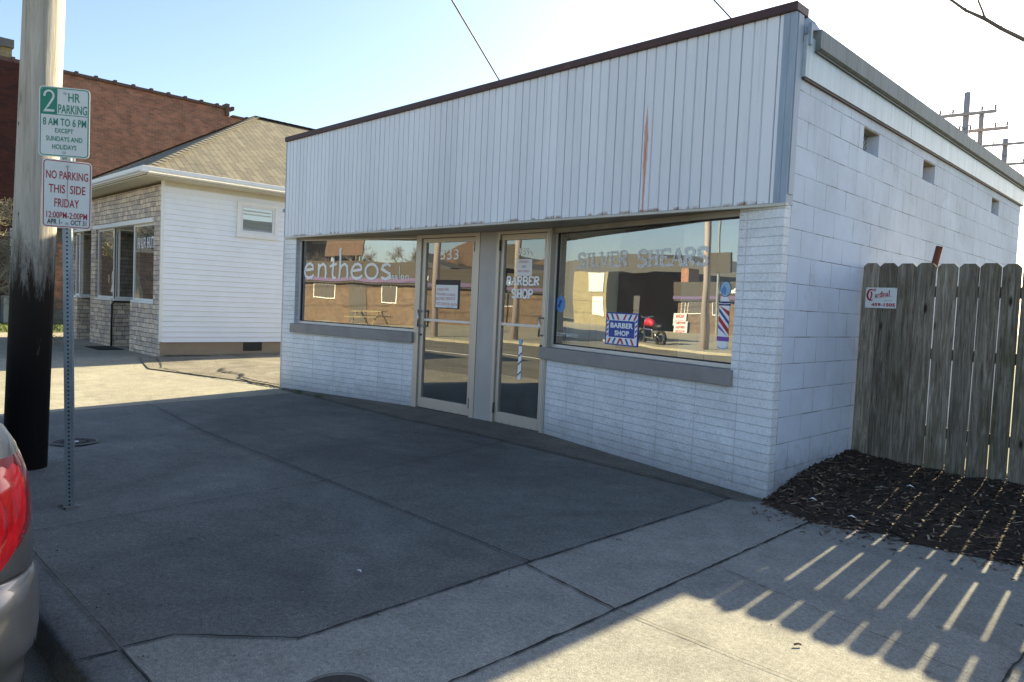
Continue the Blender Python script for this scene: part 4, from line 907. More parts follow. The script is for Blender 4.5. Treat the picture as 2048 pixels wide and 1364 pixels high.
# blinds
def blinds(F, u0, u1, z0, z1, o, w_, gap, mat, lab, grp, seed):
    random.seed(seed); t = thing('vertical_blind', F.p((u0 + u1) / 2, o, z0), lab, 'blind', grp)
    mb = MB(); mb.fbox(F, u0, u1, o - .02, o + .02, z1, z1 + .04); build('headrail', mb, 'white_paint', t)
    n_ = int((u1 - u0) / w_); 
    for i in range(n_):
        uu = u0 + i * w_; mb = MB(); aa = random.uniform(-.012, .012)
        mb.poly([F.p(uu, o + aa, z0), F.p(uu + w_ - gap, o - aa, z0), F.p(uu + w_ - gap, o - aa, z1), F.p(uu, o + aa, z1)], (F.n * .0015)[:]); build('slat', mb, mat, t)
blinds(R_, .03, .92, 1.0, 2.14, OG - .15, .099, .002, 'plastic_blind', 'pale vertical blind behind the left third of the barber window', 'vertical blinds in the shop windows', 1)
blinds(R_, 1.67, 2.44, 1.0, 2.14, OG - .15, .096, .002, 'plastic_blind', 'pale vertical blind behind the barber pole sticker at the right of the barber window', 'vertical blinds in the shop windows', 2)
blinds(L_, .31, 2.55, 1.02, 2.15, OG - .15, .180, .008, 'brown_blind', 'brown vertical blind drawn across the salon window', 'vertical blinds in the shop windows', 3)
# ================================================================== the sign post by the kerb
post = thing('sign_post', (-2.66, -3.93, GZ), 'galvanised square steel post with rows of holes standing by the kerb', 'post')
def twist(F, pts): return pts
ya = 1.15; ca, sa = math.cos(ya), math.sin(ya)
mb = MB(); hw = .024
base = Vector((-2.662, -3.925, 0)); topv = Vector((-2.705, -3.968, 0))
def pc(i, z):
    k = z / 2.6; c_ = base.lerp(topv, k); sx, sy = ((-1, -1), (1, -1), (1, 1), (-1, 1))[i]
    return (c_.x + ca * sx * hw - sa * sy * hw, c_.y + sa * sx * hw + ca * sy * hw, z)
zl = [GZ, 2.57]
mb.add([pc(i, z) for z in zl for i in range(4)], [(i, (i + 1) % 4, 4 + (i + 1) % 4, 4 + i) for i in range(4)] + [(4, 5, 6, 7)])
def post_uv(q, n):
    c_ = base.lerp(topv, q.z / 2.6); d = Vector((q.x - c_.x, q.y - c_.y, 0)); h = Vector((-n.y, n.x, 0)); return (d.dot(h), q.z)
build('post_tube', mb, 'perforated_steel', post, uvfn=post_uv, bevel=0)
mb = MB(); random.seed(4); mb.box(-2.70, -3.965, GZ, -2.615, -3.885, GZ + .012)
for k in range(9): a = random.uniform(0, 6.28); r_ = random.uniform(.03, .07); x, y = -2.65 + math.cos(a) * r_, -3.93 + math.sin(a) * r_; mb.box(x - .008, y - .008, GZ, x + .008, y + .006, GZ + random.uniform(.008, .02))
build('footing_rubble', mb, 'new_concrete', post)
def street_sign(c_, yaw, w_, h, lab, face):
    F = Frame((c_[0] - math.cos(yaw) * w_ / 2, c_[1] - math.sin(yaw) * w_ / 2), (c_[0] + math.cos(yaw) * w_ / 2, c_[1] + math.sin(yaw) * w_ / 2))
    t = thing('parking_sign', (c_[0], c_[1], c_[2] - h / 2), lab, 'sign', 'parking signs on the post'); z0 = c_[2] - h / 2; r_ = .022
    def rr(m, r, o): return [F.p(x, o, z) for x, z in [(m + r + r * math.cos(R(a)), z0 + m + r + r * math.sin(R(a))) for a in (180, 210, 240, 270)] + [(w_ - m - r + r * math.cos(R(a)), z0 + m + r + r * math.sin(R(a))) for a in (270, 300, 330, 360)] + [(w_ - m - r + r * math.cos(R(a)), z0 + h - m - r + r * math.sin(R(a))) for a in (0, 30, 60, 90)] + [(m + r + r * math.cos(R(a)), z0 + h - m - r + r * math.sin(R(a))) for a in (90, 120, 150, 180)]]
    mb = MB(); mb.poly(rr(0, r_, 0), tuple(F.n * .002)); build('plate', mb, 'sign_white', t)
    mb = MB(); A_ = rr(.006, .018, .0026); B_ = rr(.011, .014, .0026); n = 16; mb.add(A_ + B_, [(i, (i + 1) % n, n + (i + 1) % n, n + i) for i in range(n)]); build('border', mb, face, t, recalc=False)
    for zz in (z0 + .028, z0 + h - .035):
        mb = MB(); mb.tube([F.p(w_ * .5, .002, zz), F.p(w_ * .5, .006, zz)], .008, 10); build('bolt', mb, 'galvanised', t)
    return t, F, z0
t, F, z0 = street_sign((-2.671, -3.983, 2.376), .998, .277, .415, 'green lettered sign reading 2 HR PARKING 8 AM TO 6 PM, upper one', 'sign_green')
W_, H_ = .277, .415; so_ = .0034
mb = MB(); mb.add([F.p(.0105, .003, z0 + H_ * .60), F.p(.098, .003, z0 + H_ * .60), F.p(.098, .003, z0 + H_ - .012), F.p(.022, .003, z0 + H_ - .012), F.p(.0105, .003, z0 + H_ - .024)], [(0, 1, 2, 3, 4)]); mb.fbox(F, .098, .266, .0026, .003, z0 + H_ * .60, z0 + H_ * .610); build('number_field', mb, 'sign_green', t)
mb = MB(); ribbon(mb, F, [(.030, z0 + H_ * .855)] + arc(.054, z0 + H_ * .865, .025, .030, 170, -25, 8) + [(.050, z0 + H_ * .72), (.030, z0 + H_ * .655), (.084, z0 + H_ * .655)], .0115, so_); build('number', mb, 'sign_white', t, recalc=False)
mb = MB()
for tx, a, b, c_, d in (('HR', .158, .222, .82, .945), ('PARKING', .104, .262, .645, .775), ('8 AM TO 6 PM', .022, .258, .465, .575), ('EXCEPT', .088, .188, .365, .43), ('SUNDAYS AND', .040, .238, .245, .315), ('HOLIDAYS', .074, .206, .13, .20)):
    mb = MB(); font_text(mb, F, tx, a, b, z0 + H_ * (c_ - .02), z0 + H_ * (d - .02), so_, .012); build('text_line', mb, 'sign_green', t, recalc=False)
t, F, z0 = street_sign((-2.659, -3.967, 1.947), 1.297, .258, .407, 'red lettered sign reading NO PARKING THIS SIDE FRIDAY, lower one', 'sign_red')
W_, H_ = .258, .407; mb = MB()
for tx, a, b, c_, d in (('NO PARKING', .020, .238, .715, .835), ('THIS  SIDE', .034, .224, .510, .635), ('FRIDAY', .064, .192, .305, .430), ('12:00PM-2:00PM', .024, .236, .140, .235)):
    mb = MB(); font_text(mb, F, tx, a, b, z0 + H_ * c_, z0 + H_ * d, so_, .012); build('text_line', mb, 'sign_maroon', t, recalc=False)
for tx, a, b in (('APR 1-', .028, .106), ('OCT 31', .150, .232)): mb = MB(); font_text(mb, F, tx, a, b, z0 + H_ * .050, z0 + H_ * .125, so_, .02); build('text_line', mb, 'sign_black', t, recalc=False)
mb = MB(); ribbon(mb, F, [(W_ * .5, z0 + H_ - .04), (W_ * .505, z0 + H_ * .55), (W_ * .5, z0 + H_ * .3)], [.005, .003, .001], .0031); build('rust_streak', mb, 'rust_stain', t, recalc=False)
# ================================================================== utility pole at the kerb
up_ = thing('utility_pole', (-3.93, -3.90, 0), 'thick weathered timber utility pole with a black creosoted foot at the kerb', 'utility pole')
mb = MB(); random.seed(9)
def pole_pt(i, j):
    z = -.02 + 10.5 * j; r_ = .144 - .0035 * z; a = 6.28318 * i; r_ *= 1 + .012 * math.sin(3 * a + z * .7) + .006 * math.sin(9 * a + z)
    return (-3.965 + .021 * z + r_ * math.cos(a), -3.905 + .021 * z + r_ * math.sin(a), z)
mb.grid(pole_pt, 40, 30); build('shaft', mb, 'pole_wood', up_)
mb = MB(); mb.box(-5.1, -4.10, 9.3, -2.6, -3.99, 9.42); build('crossarm', mb, 'far_pole_wood', up_)
for x in (-5.0, -4.3, -3.4, -2.7):
    mb = MB(); mb.tube([(x, -4.05, 9.42), (x, -4.05, 9.5), (x, -4.05, 9.56)], [.02, .05, .03], 10); build('insulator', mb, 'glazed_insulator', up_)
def wire(name, a, b, sag, r_, lab, grp=None):
    a, b = Vector(a), Vector(b); pts = [a.lerp(b, i / 24) - Vector((0, 0, sag * 4 * (i / 24) * (1 - i / 24))) for i in range(25)]
    mb = MB(); mb.tube(pts, r_, 5); tag(build(name, mb, 'wire_black'), lab, 'wire', grp)
wire('service_wire', (-.4, -8., 7.42), (-3.9, 1.1, 3.69), 0., .009, 'dark service wire reaching the roof above the doors, left of two', 'service wires over the shop')
wire('service_wire', (-4.87, -6., 9.86), (-.5, .24, 3.60), 0., .006, 'thin pale wire coming down behind the fascia near its right corner', 'service wires over the shop')
# poles far behind the shop
def arm(mb, c_, half, w_, d, ang):
    dx, dy = math.cos(ang) * half, math.sin(ang) * half; nx, ny = -math.sin(ang) * d / 2, math.cos(ang) * d / 2
    P = []
    for z in (c_[2] - w_ / 2, c_[2] + w_ / 2): P += [(c_[0] - dx - nx, c_[1] - dy - ny, z), (c_[0] + dx - nx, c_[1] + dy - ny, z), (c_[0] + dx + nx, c_[1] + dy + ny, z), (c_[0] - dx + nx, c_[1] - dy + ny, z)]
    mb.hexa(P)
def far_pole(x, y, ztop, r_, arms, lab, ang=.12):
    t = thing('power_pole', (x, y, 0), lab, 'utility pole', 'power poles beyond the shop roof')
    mb = MB(); mb.tube([(x + .05, y, 0), (x, y, ztop)], [r_ * 1.25, r_], 12); build('shaft', mb, 'far_pole_wood', t)
    for (cx, z, half) in arms:
        mb = MB(); arm(mb, (cx, y - r_ - .04, z), half, .11, .09, ang); ca_ = build('crossarm', mb, 'far_pole_wood', t)
        for s_ in (-.95, -.5, .5, .95):
            mb = MB(); px = cx + s_ * half * math.cos(ang); py = y - r_ - .04 + s_ * half * math.sin(ang); mb.tube([(px, py, z + .05), (px, py, z + .12), (px, py, z + .17), (px, py, z + .22)], [.015, .045, .03, .05], 8); build('insulator', mb, 'glazed_insulator', ca_)
        mb = MB()
        for s_ in (-1, 1): mb.tube([(x, y - r_ - .02, z - .55), (cx + s_ * half * .55, y - r_ - .02 + s_ * half * .55 * math.sin(ang), z - .05)], .014, 5)
        build('brace', mb, 'galvanised', ca_)
far_pole(-5.42, 26, 10.0, .105, [(-5.35, 9.17, .92)], 'tall power pole with one crossarm, left of the three behind the roof')
far_pole(-5.15, 27, 9.45, .085, [(-5.05, 8.75, .80)], 'shorter power pole tucked behind the left pole beyond the roof')
far_pole(-6.20, 36, 10.3, .115, [(-6.0, 10.0, 1.25), (-6.0, 9.05, 1.2)], 'power pole with two crossarms, right of the three behind the roof')
for k, (dx, z) in enumerate(((-.85, 9.35), (.85, 9.4), (.3, 9.42))):
    wire('power_line', (-5.35 + dx, 26, z), (12 + dx, -2 + 10 * k + 40, 11.5), 1.0, .007, ('thin power line from the left arm of the far left pole', 'thin power line from the right arm of the far left pole', 'thin power line from the middle of the far left pole')[k], 'power lines far behind the shop')
# ================================================================== parked cars
def car(x0, yc, zg, heading, paint, lab, full=True):
    t = thing('parked_car', (x0, yc, zg), lab, 'car')
    def T(p):  # local: +x is the rear, x runs 0 at the rear bumper to -4.65 at the nose
        return (x0 + heading * p[0], yc + heading * p[1], zg + p[2])
    # (z, half width, rear x, nose x, rear corner radius, front corner radius)
    lv = [(.17, .86, -.12, -4.50, .20, .3), (.24, .89, -.06, -4.58, .22, .35), (.36, .900, -.030, -4.64, .24, .4), (.41, .905, -.028, -4.64, .24, .4), (.435, .922, -.004, -4.66, .25, .45), (.50, .928, .004, -4.66, .25, .45), (.58, .930, -.004, -4.66, .25, .45), (.630, .924, -.022, -4.64, .24, .45), (.655, .914, -.048, -4.62, .22, .45), (.662, .905, -.060, -4.62, .22, .45), (.668, .915, -.056, -4.62, .22, .45),
          (.80, .914, -.065, -4.58, .21, .5), (.93, .900, -.09, -4.50, .20, .5), (1.02, .872, -.125, -4.35, .19, .5), (1.07, .845, -.155, -4.2, .18, .5), (1.10, .815, -.19, -4.05, .18, .5)]
    def outline(l, n=9):
        z, w_, xr, xf, rr_, rf = l; P = []
        def side(x): return w_ - .035 * max(0, (x + 1.2) / 1.2) ** 2 * 1. - .05 * max(0, (-x - 3.2) / 1.4) ** 2
        for i in range(n + 1):
            a = R(90 * i / n); P.append((xr - rr_ * 1.15 + rr_ * 1.15 * math.cos(a) - .0, (side(xr - rr_) - rr_) + rr_ * math.sin(a)))
        for i in range(1, 12): x = (xr - rr_ * 1.15) + ((xf + rf) - (xr - rr_ * 1.15)) * i / 12; P.append((x, side(x)))
        for i in range(n + 1):
            a = R(90 + 90 * i / n); P.append((xf + rf + rf * math.cos(a), (side(xf + rf) - rf * 1.) + rf * math.sin(a)))
        return [(x, y, z) for x, y in P]
    O = [outline(l) for l in lv]; m = len(O[0]); mb = MB()
    full_ = [o + [(x, -y, z) for x, y, z in reversed(o)] for o in O]; n2 = 2 * m
    mb.add([T(p) for o in full_ for p in o], [(j * n2 + i, j * n2 + (i + 1) % n2, (j + 1) * n2 + (i + 1) % n2, (j + 1) * n2 + i) for j in range(len(lv) - 1) for i in range(n2)] + [tuple(reversed(range(n2))), tuple((len(lv) - 1) * n2 + i for i in range(n2))], 0, True)
    body = build('body', mb, paint, t)
    cab = [(1.09, .81, -.20, -3.25, .2, .4), (1.30, .76, -.33, -2.85, .2, .4), (1.50, .71, -.50, -2.45, .2, .35), (1.62, .64, -.72, -2.20, .22, .35), (1.66, .52, -.95, -1.95, .25, .3)]
    O = [outline(l) for l in cab]; full_ = [o + [(x, -y, z) for x, y, z in reversed(o)] for o in O]
    mb = MB(); mb.add([T(p) for o in full_ for p in o], [(j * n2 + i, j * n2 + (i + 1) % n2, (j + 1) * n2 + (i + 1) % n2, (j + 1) * n2 + i) for j in range(len(cab) - 1) for i in range(n2)] + [tuple((len(cab) - 1) * n2 + i for i in range(n2))], 0, True); build('roof', mb, paint, t)
    # side windows, rear window, windscreen lie just proud of the cabin shell
    for s_, nm in ((1, 'window'), (-1, 'window')):
        for (xa, xb) in ((-.55, -1.12), (-1.18, -1.98), (-2.04, -2.75)):
            q = [(xa - .02, s_ * .812, 1.12), (xb, s_ * .812, 1.12), (max(xb, -2.40) if xb < -2 else xb, s_ * .722, 1.50), (xa - .12, s_ * .722, 1.50)]
            mb = MB(); mb.poly([T(p) for p in q], (0, s_ * heading * .006, 0)); build(nm, mb, 'car_glass', t)
    mb = MB(); mb.poly([T(p) for p in [(-.17, .66, 1.12), (-.17, -.66, 1.12), (-.47, -.60, 1.50), (-.47, .60, 1.50)]], (heading * .012, 0, .004)); build('rear_window', mb, 'car_glass', t)
    mb = MB(); mb.poly([T(p) for p in [(-3.22, .70, 1.12), (-3.22, -.70, 1.12), (-2.47, -.60, 1.50), (-2.47, .60, 1.50)]], (-heading * .012, 0, .004)); build('windscreen', mb, 'car_glass', t)
    for x in (-.98, -3.70):
        for s_ in (1, -1):
            mb = MB(); mb.tube([T((x, s_ * .70, .34)), T((x, s_ * .70, .34)), T((x, s_ * .925, .34)), T((x, s_ * .932, .34))], [.05, .34, .34, .31], 28); wh = build('wheel', mb, 'tyre_rubber', t)
            mb = MB(); mb.tube([T((x, s_ * .90, .34)), T((x, s_ * .938, .34))], .225, 24)
            rim = build('rim', mb, 'chrome', wh)
            mb = MB(); mb.tube([T((x, s_ * .60, .36)), T((x, s_ * .9245, .36))], .385, 28); build('wheel_arch', mb, 'black_metal', t)
    # tail lights wrap the rear corners, following the body
    def skin(z):
        for a, b in zip(lv[:-1], lv[1:]):
            if a[0] <= z <= b[0]: k = (z - a[0]) / (b[0] - a[0]); return tuple(a[i] + (b[i] - a[i]) * k for i in range(6))
        return lv[-1]
    def pt_on(z, s_arc, off):     # s_arc: metres along the outline, 0 at the corner bisector, + round the side, - across the rear
        l = skin(z); o = [( l[2], 0., z)] + outline(l, 16); o = [Vector((p[0], p[1])) for p in o]
        cidx = 9; d = [0.]
        for a, b in zip(o[:-1], o[1:]): d.append(d[-1] + (b - a).length)
        target = d[cidx] + s_arc
        for i in range(len(o) - 1):
            if d[i] <= target <= d[i + 1]:
                k = (target - d[i]) / max(1e-9, d[i + 1] - d[i]); p = o[i].lerp(o[i + 1], k); tt = (o[i + 1] - o[i]).normalized(); nn = Vector((tt.y, -tt.x)); p = p + nn * -off * -1; return (p.x, p.y, z)
        return (o[1].x, o[1].y, z)
    def lens(name, fl, fr, z0, z1, off, mat, s_, nz=12, nu=14, parent=None):
        mb = MB()
        def g(i, j):
            z = z0 + (z1 - z0) * j; a = fl(j); b = fr(j); s__ = a + (b - a) * i; e_ = min(i, 1 - i, j, 1 - j); o_ = off * min(1, e_ / .12 + .15); p = pt_on(z, s__, o_); return T((p[0], s_ * p[1], p[2]))
        mb.grid(g, nu, nz); return build(name, mb, mat, parent or t)
    for s_ in (1, -1):
        tl = lens('tail_light', lambda j: -.60, lambda j: .06 + .10 * math.sin(min(1, j * 1.1) * 2.2) - .22 * (1 - j) ** 2, .665, 1.0, .008, 'tail_lens_dark', s_)
        lens('bright_ring', lambda j: -.56, lambda j: .03 + .05 * math.sin(j * 2.6) - .12 * (1 - j) ** 2, .685, .985, .014, 'tail_lens', s_, parent=tl)
        lens('lens_groove', lambda j: -.50, lambda j: -.055 + .03 * math.sin(j * 3.14), .745, .945, .018, 'tail_lens_dark', s_, parent=tl)
        lens('inner_ring', lambda j: -.48, lambda j: -.065 + .03 * math.sin(j * 3.14), .755, .935, .022, 'tail_lens', s_, parent=tl)
        lens('reversing_lens', lambda j: -.46, lambda j: -.10 + .03 * math.sin(j * 3.14), .785, .905, .028, 'clear_lens', s_, parent=tl)
        lens('bumper_trim', lambda j: -.45, lambda j: -.06, .290, .335, .016, 'chrome', s_)
        lens('bumper_gap', lambda j: -.60, lambda j: .80, .658, .6655, .0015, 'black_metal', s_, nz=2, nu=60)
        mb = MB(); mb.poly([T(p) for p in [(-4.63, s_ * .55, .72), (-4.44, s_ * .86, .80), (-4.40, s_ * .86, .90), (-4.60, s_ * .55, .84)]], (-heading * .02, 0, .006)); build('headlight', mb, 'clear_lens', t)
    mb = MB(); mb.box(*[min(a, b) for a, b in zip(T((-.02, -.4, .22)), T((.0, .4, .36)))], *[max(a, b) for a, b in zip(T((-.02, -.4, .22)), T((.004, .4, .36)))]); build('lower_bumper', mb, 'black_metal', t)
    # mirrors, handles
    for s_ in (1, -1):
        mb = MB(); p = T((-2.75, s_ * .96, 1.10)); mb.box(p[0] - .06, p[1] - .09, p[2] - .06, p[0] + .06, p[1] + .09, p[2] + .07); build('mirror', mb, paint, t, bevel=.03)
    mb = MB(); mb.add([T((-.088, .26, .84)), T((-.088, -.26, .84)), T((-.098, -.26, .96)), T((-.098, .26, .96))], [(0, 1, 2, 3)]); mb.v = [(v[0] + heading * .02, v[1], v[2]) for v in mb.v]; build('number_plate', mb, 'sign_white', t)
    return t
car(.11, -5.540, -.105, 1, 'car_paint', 'beige car at the kerb with its red tail light at the left photo edge')
# ================================================================== hair salon next door
HX = -13.0; HY = .20; HW = 6.6
hut = thing('salon_house', (-16.3, 4, 0), 'small white sided salon with stone veneer front and tan shingle hip roof', 'building')
FSd = Frame((HX, HY), (HX, 9.0)); FF = Frame((HX - HW, HY), (HX, HY))
mb = MB(); nC = 30; z0 = .325; ch = (3.56 - z0) / nC; pts = []
ya_, yb_ = HY + .03, 9.0
for i in range(nC):
    za = z0 + i * ch; pts += [(.026, za), (.006, za + ch - .004), (.0, za + ch - .004)]
pts.append((.0, 3.56))
wy0, wy1, wz0, wz1 = 1.72, 2.66, 2.62, 3.36
n = len(pts)
mb.add([(HX + p[0], y, p[1]) for y in (ya_, yb_) for p in pts], [(i, n + i, n + i + 1, i + 1) for i in range(n - 1)]); build('siding', mb, 'siding', hut, recalc=False)
mb = MB(); mb.box(HX - .12, HY + .02, .0, HX - .01, 9, .33); build('foundation', mb, 'foundation', hut)
mb = MB(); mb.box(HX - .12, HY + .03, .33, HX - .002, 9, 3.58); mb.box(HX - HW, 8.9, 0, HX - .13, 9, 3.58); mb.box(HX - HW, .5, 0, HX - HW + .1, 8.9, 3.58); build('wall', mb, 'siding', hut)
mb = MB(); mb.box(HX - .02, HY - .022, .33, HX + .032, HY + .030, 3.57); build('corner_board', mb, 'white_trim', hut, bevel=.003)
mb = MB(); mb.box(HX - .011, 1.95, .125, HX - .004, 2.38, .315); build('foundation_vent', mb, 'black_metal', hut)
# side window
mb = MB(); w_ = .075
for a, b, c_, d in ((wy0, wy1, wz0, wz0 + w_), (wy0, wy1, wz1 - w_, wz1), (wy0, wy0 + w_, wz0 + w_, wz1 - w_), (wy1 - w_, wy1, wz0 + w_, wz1 - w_)): mb.box(HX + .0, a, c_, HX + .055, b, d)
mb.box(HX, wy0 - .03, wz0 - .03, HX + .07, wy1 + .03, wz0 - .001)
wd = build('window', mb, 'white_trim', hut, bevel=.004)
mb = MB(); a, b, c_, d = wy0 + w_, wy1 - w_, wz0 + w_, wz1 - w_
for aa, bb, cc, dd in ((a, b, c_, c_ + .05), (a, b, d - .05, d), (a, a + .06, c_ + .05, d - .05), (b - .06, b, c_ + .05, d - .05)): mb.box(HX + .005, aa, cc, HX + .04, bb, dd)
build('sash', mb, 'white_paint', wd, bevel=.003)
mb = MB(); mb.add([(HX + .03, a + .06, c_ + .05), (HX + .03, b - .06, c_ + .05), (HX + .03, b - .06, d - .05), (HX + .03, a + .06, d - .05)], [(0, 1, 2, 3)]); build('pane', mb, 'hut_glass', wd, recalc=False)
mb = MB(); mb.box(HX + .027, a + .06, d - .13, HX + .034, b - .09, d - .10); mb.box(HX + .027, a + .06, d - .20, HX + .034, b - .09, d - .175); build('light_tube', mb, 'ceiling_white', wd)
# stone front with two recessed entries; u measured from the left end, u = x - (HX-HW)
U = lambda x: x - (HX - HW)
mb = MB(); zt_ = 2.83; zl_ = 1.08
def st(x0, x1, z0, z1, d=.14, y=HY): mb.box(x0, y, z0, x1, y + d, z1)
st(-19.6, -13.02, zt_, 3.5); st(-13.42, -13.02, .0, zt_); st(-14.81, -13.42, .0, zl_); st(-17.35, -16.10, .0, zl_); st(-17.72, -17.35, 0, zt_); st(-19.25, -18.85, 0, zl_); st(-19.6, -19.25, 0, zt_)
mb.box(-16.24, HY + .14, 0, -16.10, HY + 1.3, 1.04); mb.box(-14.81, HY + .14, 0, -14.67, HY + 1.3, 3.5)
mb.box(-18.99, HY + .14, 0, -18.85, HY + 1.2, 1.04); mb.box(-17.72, HY + .14, 0, -17.58, HY + 1.2, 3.5)
build('stone_front', mb, 'ledgestone', hut)
mb = MB(); mb.box(-16.10, HY + 1.3, 0, -14.81, HY + 1.36, 2.9); mb.box(-18.85, HY + 1.2, 0, -17.72, HY + 1.26, 2.9); build('entry_wall', mb, 'interior_wall', hut)
for xa, xb, yy in ((-15.95, -15.0, HY + 1.28), (-18.7, -17.85, HY + 1.18)):
    mb = MB(); mb.box(xa, yy - .04, .05, xb, yy, 2.2); dd = build('door', mb, 'white_trim', hut, bevel=.004)
    mb = MB(); mb.box(xa + .15, yy - .05, .35, xb - .15, yy - .041, 2.0); build('pane', mb, 'car_glass', dd)
mb = MB(); mb.box(-17.5, HY - .03, 2.76, -13.44, HY + .02, 2.85); mb.box(-17.4, HY + .02, 2.75, -13.42, HY + 1.3, 2.80); mb.box(-19.3, HY - .03, 2.76, -17.74, HY + .02, 2.85); build('header_trim', mb, 'white_trim', hut, bevel=.004)
def hwin(pts4, nm, bars, sill=True, mat='hut_glass'):
    """pts4: two ends (x,y) of a glazed strip"""
    (xa, ya1), (xb, yb1) = pts4; F = Frame((xa, ya1), (xb, yb1)); L = F.L; zb = zl_ + .05; mb = MB()
    mb.fbox(F, 0, .05, -.04, .0, zb, 2.755); mb.fbox(F, L - .05, L, -.04, .0, zb, 2.755); mb.fbox(F, .05, L - .05, -.04, 0, zb, zb + .05); mb.fbox(F, .05, L - .05, -.04, 0, 2.71, 2.755)
    for u_ in bars: mb.fbox(F, u_ - .02, u_ + .02, -.04, 0, zb + .05, 2.71)
    if sill: mb.fbox(F, -.0, L, -.06, .05, zl_ - .0, zb - .001)
    w1 = build('shop_window', mb, 'white_trim', hut, bevel=.003)
    mb = MB(); mb.quad(F.p(.05, -.02, zb + .05), F.p(L - .05, -.02, zb + .05), F.p(L - .05, -.02, 2.71), F.p(.05, -.02, 2.71)); build('pane', mb, mat, w1, recalc=False); return w1, F
w1, F1 = hwin(((-14.80, HY + .05), (-13.43, HY + .05)), 'a', [])
mb = MB(); serif_text(mb, F1, 'HAIR HUT', .20, 1.22, 2.25, 2.47, -.012, .20); build('salon_name', mb, 'vinyl_white', w1, recalc=False)
hwin(((-17.34, HY + .05), (-16.12, HY + .05)), 'b', [])
hwin(((-16.12, HY + .06), (-16.12, HY + 1.28)), 'c', [.1], True)
hwin(((-19.24, HY + .05), (-18.87, HY + .05)), 'd', [])
hwin(((-18.87, HY + .06), (-18.87, HY + 1.18)), 'e', [.35], True)
mb = MB(); mb.tube([(-16.06, HY + .0, .03), (-16.06, HY, 1.0), (-16.06, HY + .05, 1.06), (-16.04, HY + 1.2, 1.06)], .022, 8); build('handrail', mb, 'black_metal', hut)
tag_m = MB(); tag_m.box(-16.0, -.35, GZ + .001, -15.0, .15, GZ + .018); tag(build('door_mat', tag_m, 'mat_rubber'), 'black rubber mat in front of the salon entrance', 'mat')
# interior, dim
mb = MB(); mb.box(-19.4, 3.0, .0, -13.2, 3.05, 3.4); mb.box(-19.4, .4, 3.5, -13.15, 8.8, 3.56); build('interior_wall', mb, 'ceiling_white', hut)
mb = MB(); mb.poly([(-18.4, 1.7, 1.1), (-18.1, 1.8, 1.1), (-18.25, 1.75, 2.7)], (0, .04, 0)); build('reflection_cone', mb, 'plastic_blind', hut)  # white cone built behind the glass in place of a reflection
# eaves, gutter, roof
EX0, EX1, EY0, EY1, EZ = HX - HW - .45, HX + .45, HY - .45, 9.45, 3.62
mb = MB(); mb.box(EX0 + .02, EY0 + .02, 3.56, EX1 - .02, EY1 - .02, 3.585); build('soffit', mb, 'cream_soffit', hut)
mb = MB(); mb.box(HX + .0, HY + .03, 3.46, HX + .035, 9, 3.558); build('frieze', mb, 'cream_soffit', hut)
mb = MB()
def gut(a, b, nx, ny):
    for o0, o1, za, zb in ((0, .02, 3.585, 3.72), (.02, .075, 3.60, 3.62), (.075, .12, 3.63, 3.645), (.105, .12, 3.645, 3.72)):
        P = []
        xa, xb_ = sorted((a[0] + nx * o0, b[0] + nx * o1)) if nx else (a[0], b[0]); y0_, y1_ = sorted((a[1] + ny * o0, b[1] + ny * o1)) if ny else (a[1], b[1])
        mb.box(xa, y0_, za, xb_, y1_, zb)
    q = [(.02, 3.60), (.075, 3.62), (.12, 3.645)]
gut((EX1, EY0), (EX1, EY1), 1, 0); gut((EX0, EY0), (EX1, EY0), 0, -1); mb.box(EX1, EY0 - .12, 3.60, EX1 + .12, EY0, 3.72); build('gutter', mb, 'white_trim', hut, bevel=.01)
pk = Vector((-16.3, EY0 + (EX1 + 16.3) * 1.04, 6.02)); pk2 = Vector((-16.3, EY1 - 3.9, 6.02)); ze = 3.70
c = [Vector((EX0, EY0, ze)), Vector((EX1, EY0, ze)), Vector((EX1, EY1, ze)), Vector((EX0, EY1, ze))]
rf = MB(); rf.add([*c, pk, pk2], [(0, 1, 4), (1, 2, 5, 4), (2, 3, 5), (3, 0, 4, 5)]); roof = build('roof', rf, 'shingles', hut)
mb = MB()
def hip(a, b, nseg):
    d = (b - a); 
    for i in range(nseg):
        p = a + d * (i / nseg); q = a + d * ((i + 1.15) / nseg); side = Vector((-d.y, d.x, 0)).normalized() * .13; lift = Vector((0, 0, .035)); l2 = Vector((0, 0, .012))
        mb.add([p - side + l2 * .5, p + lift * 1.1, p + side + l2 * .5, q + side - l2 * .2, q + lift * .7, q - side - l2 * .2], [(0, 1, 4, 5), (1, 2, 3, 4)])
hip(c[1], pk, 34); hip(c[0], pk, 34); hip(pk, pk2, 10); build('hip_caps', mb, 'hip_shingle', roof, recalc=False)
mb = MB(); mb.box(-18.15, -.42, 4.06, -17.28, -.28, 4.78); sb = thing('sign_cabinet', (-17.7, -.35, 3.8), 'white sign cabinet above the salon eave, half hidden by the parking signs', 'sign'); build('cabinet', mb, 'white_trim', sb, bevel=.01)
mb = MB(); mb.box(-18.09, -.43, 4.12, -17.34, -.421, 4.72); build('face', mb, 'sign_white', sb)
mb = MB(); mb.box(-17.9, -.37, 3.7, -17.85, -.33, 4.06); mb.box(-17.5, -.37, 3.7, -17.45, -.33, 4.06); build('bracket', mb, 'black_metal', sb)
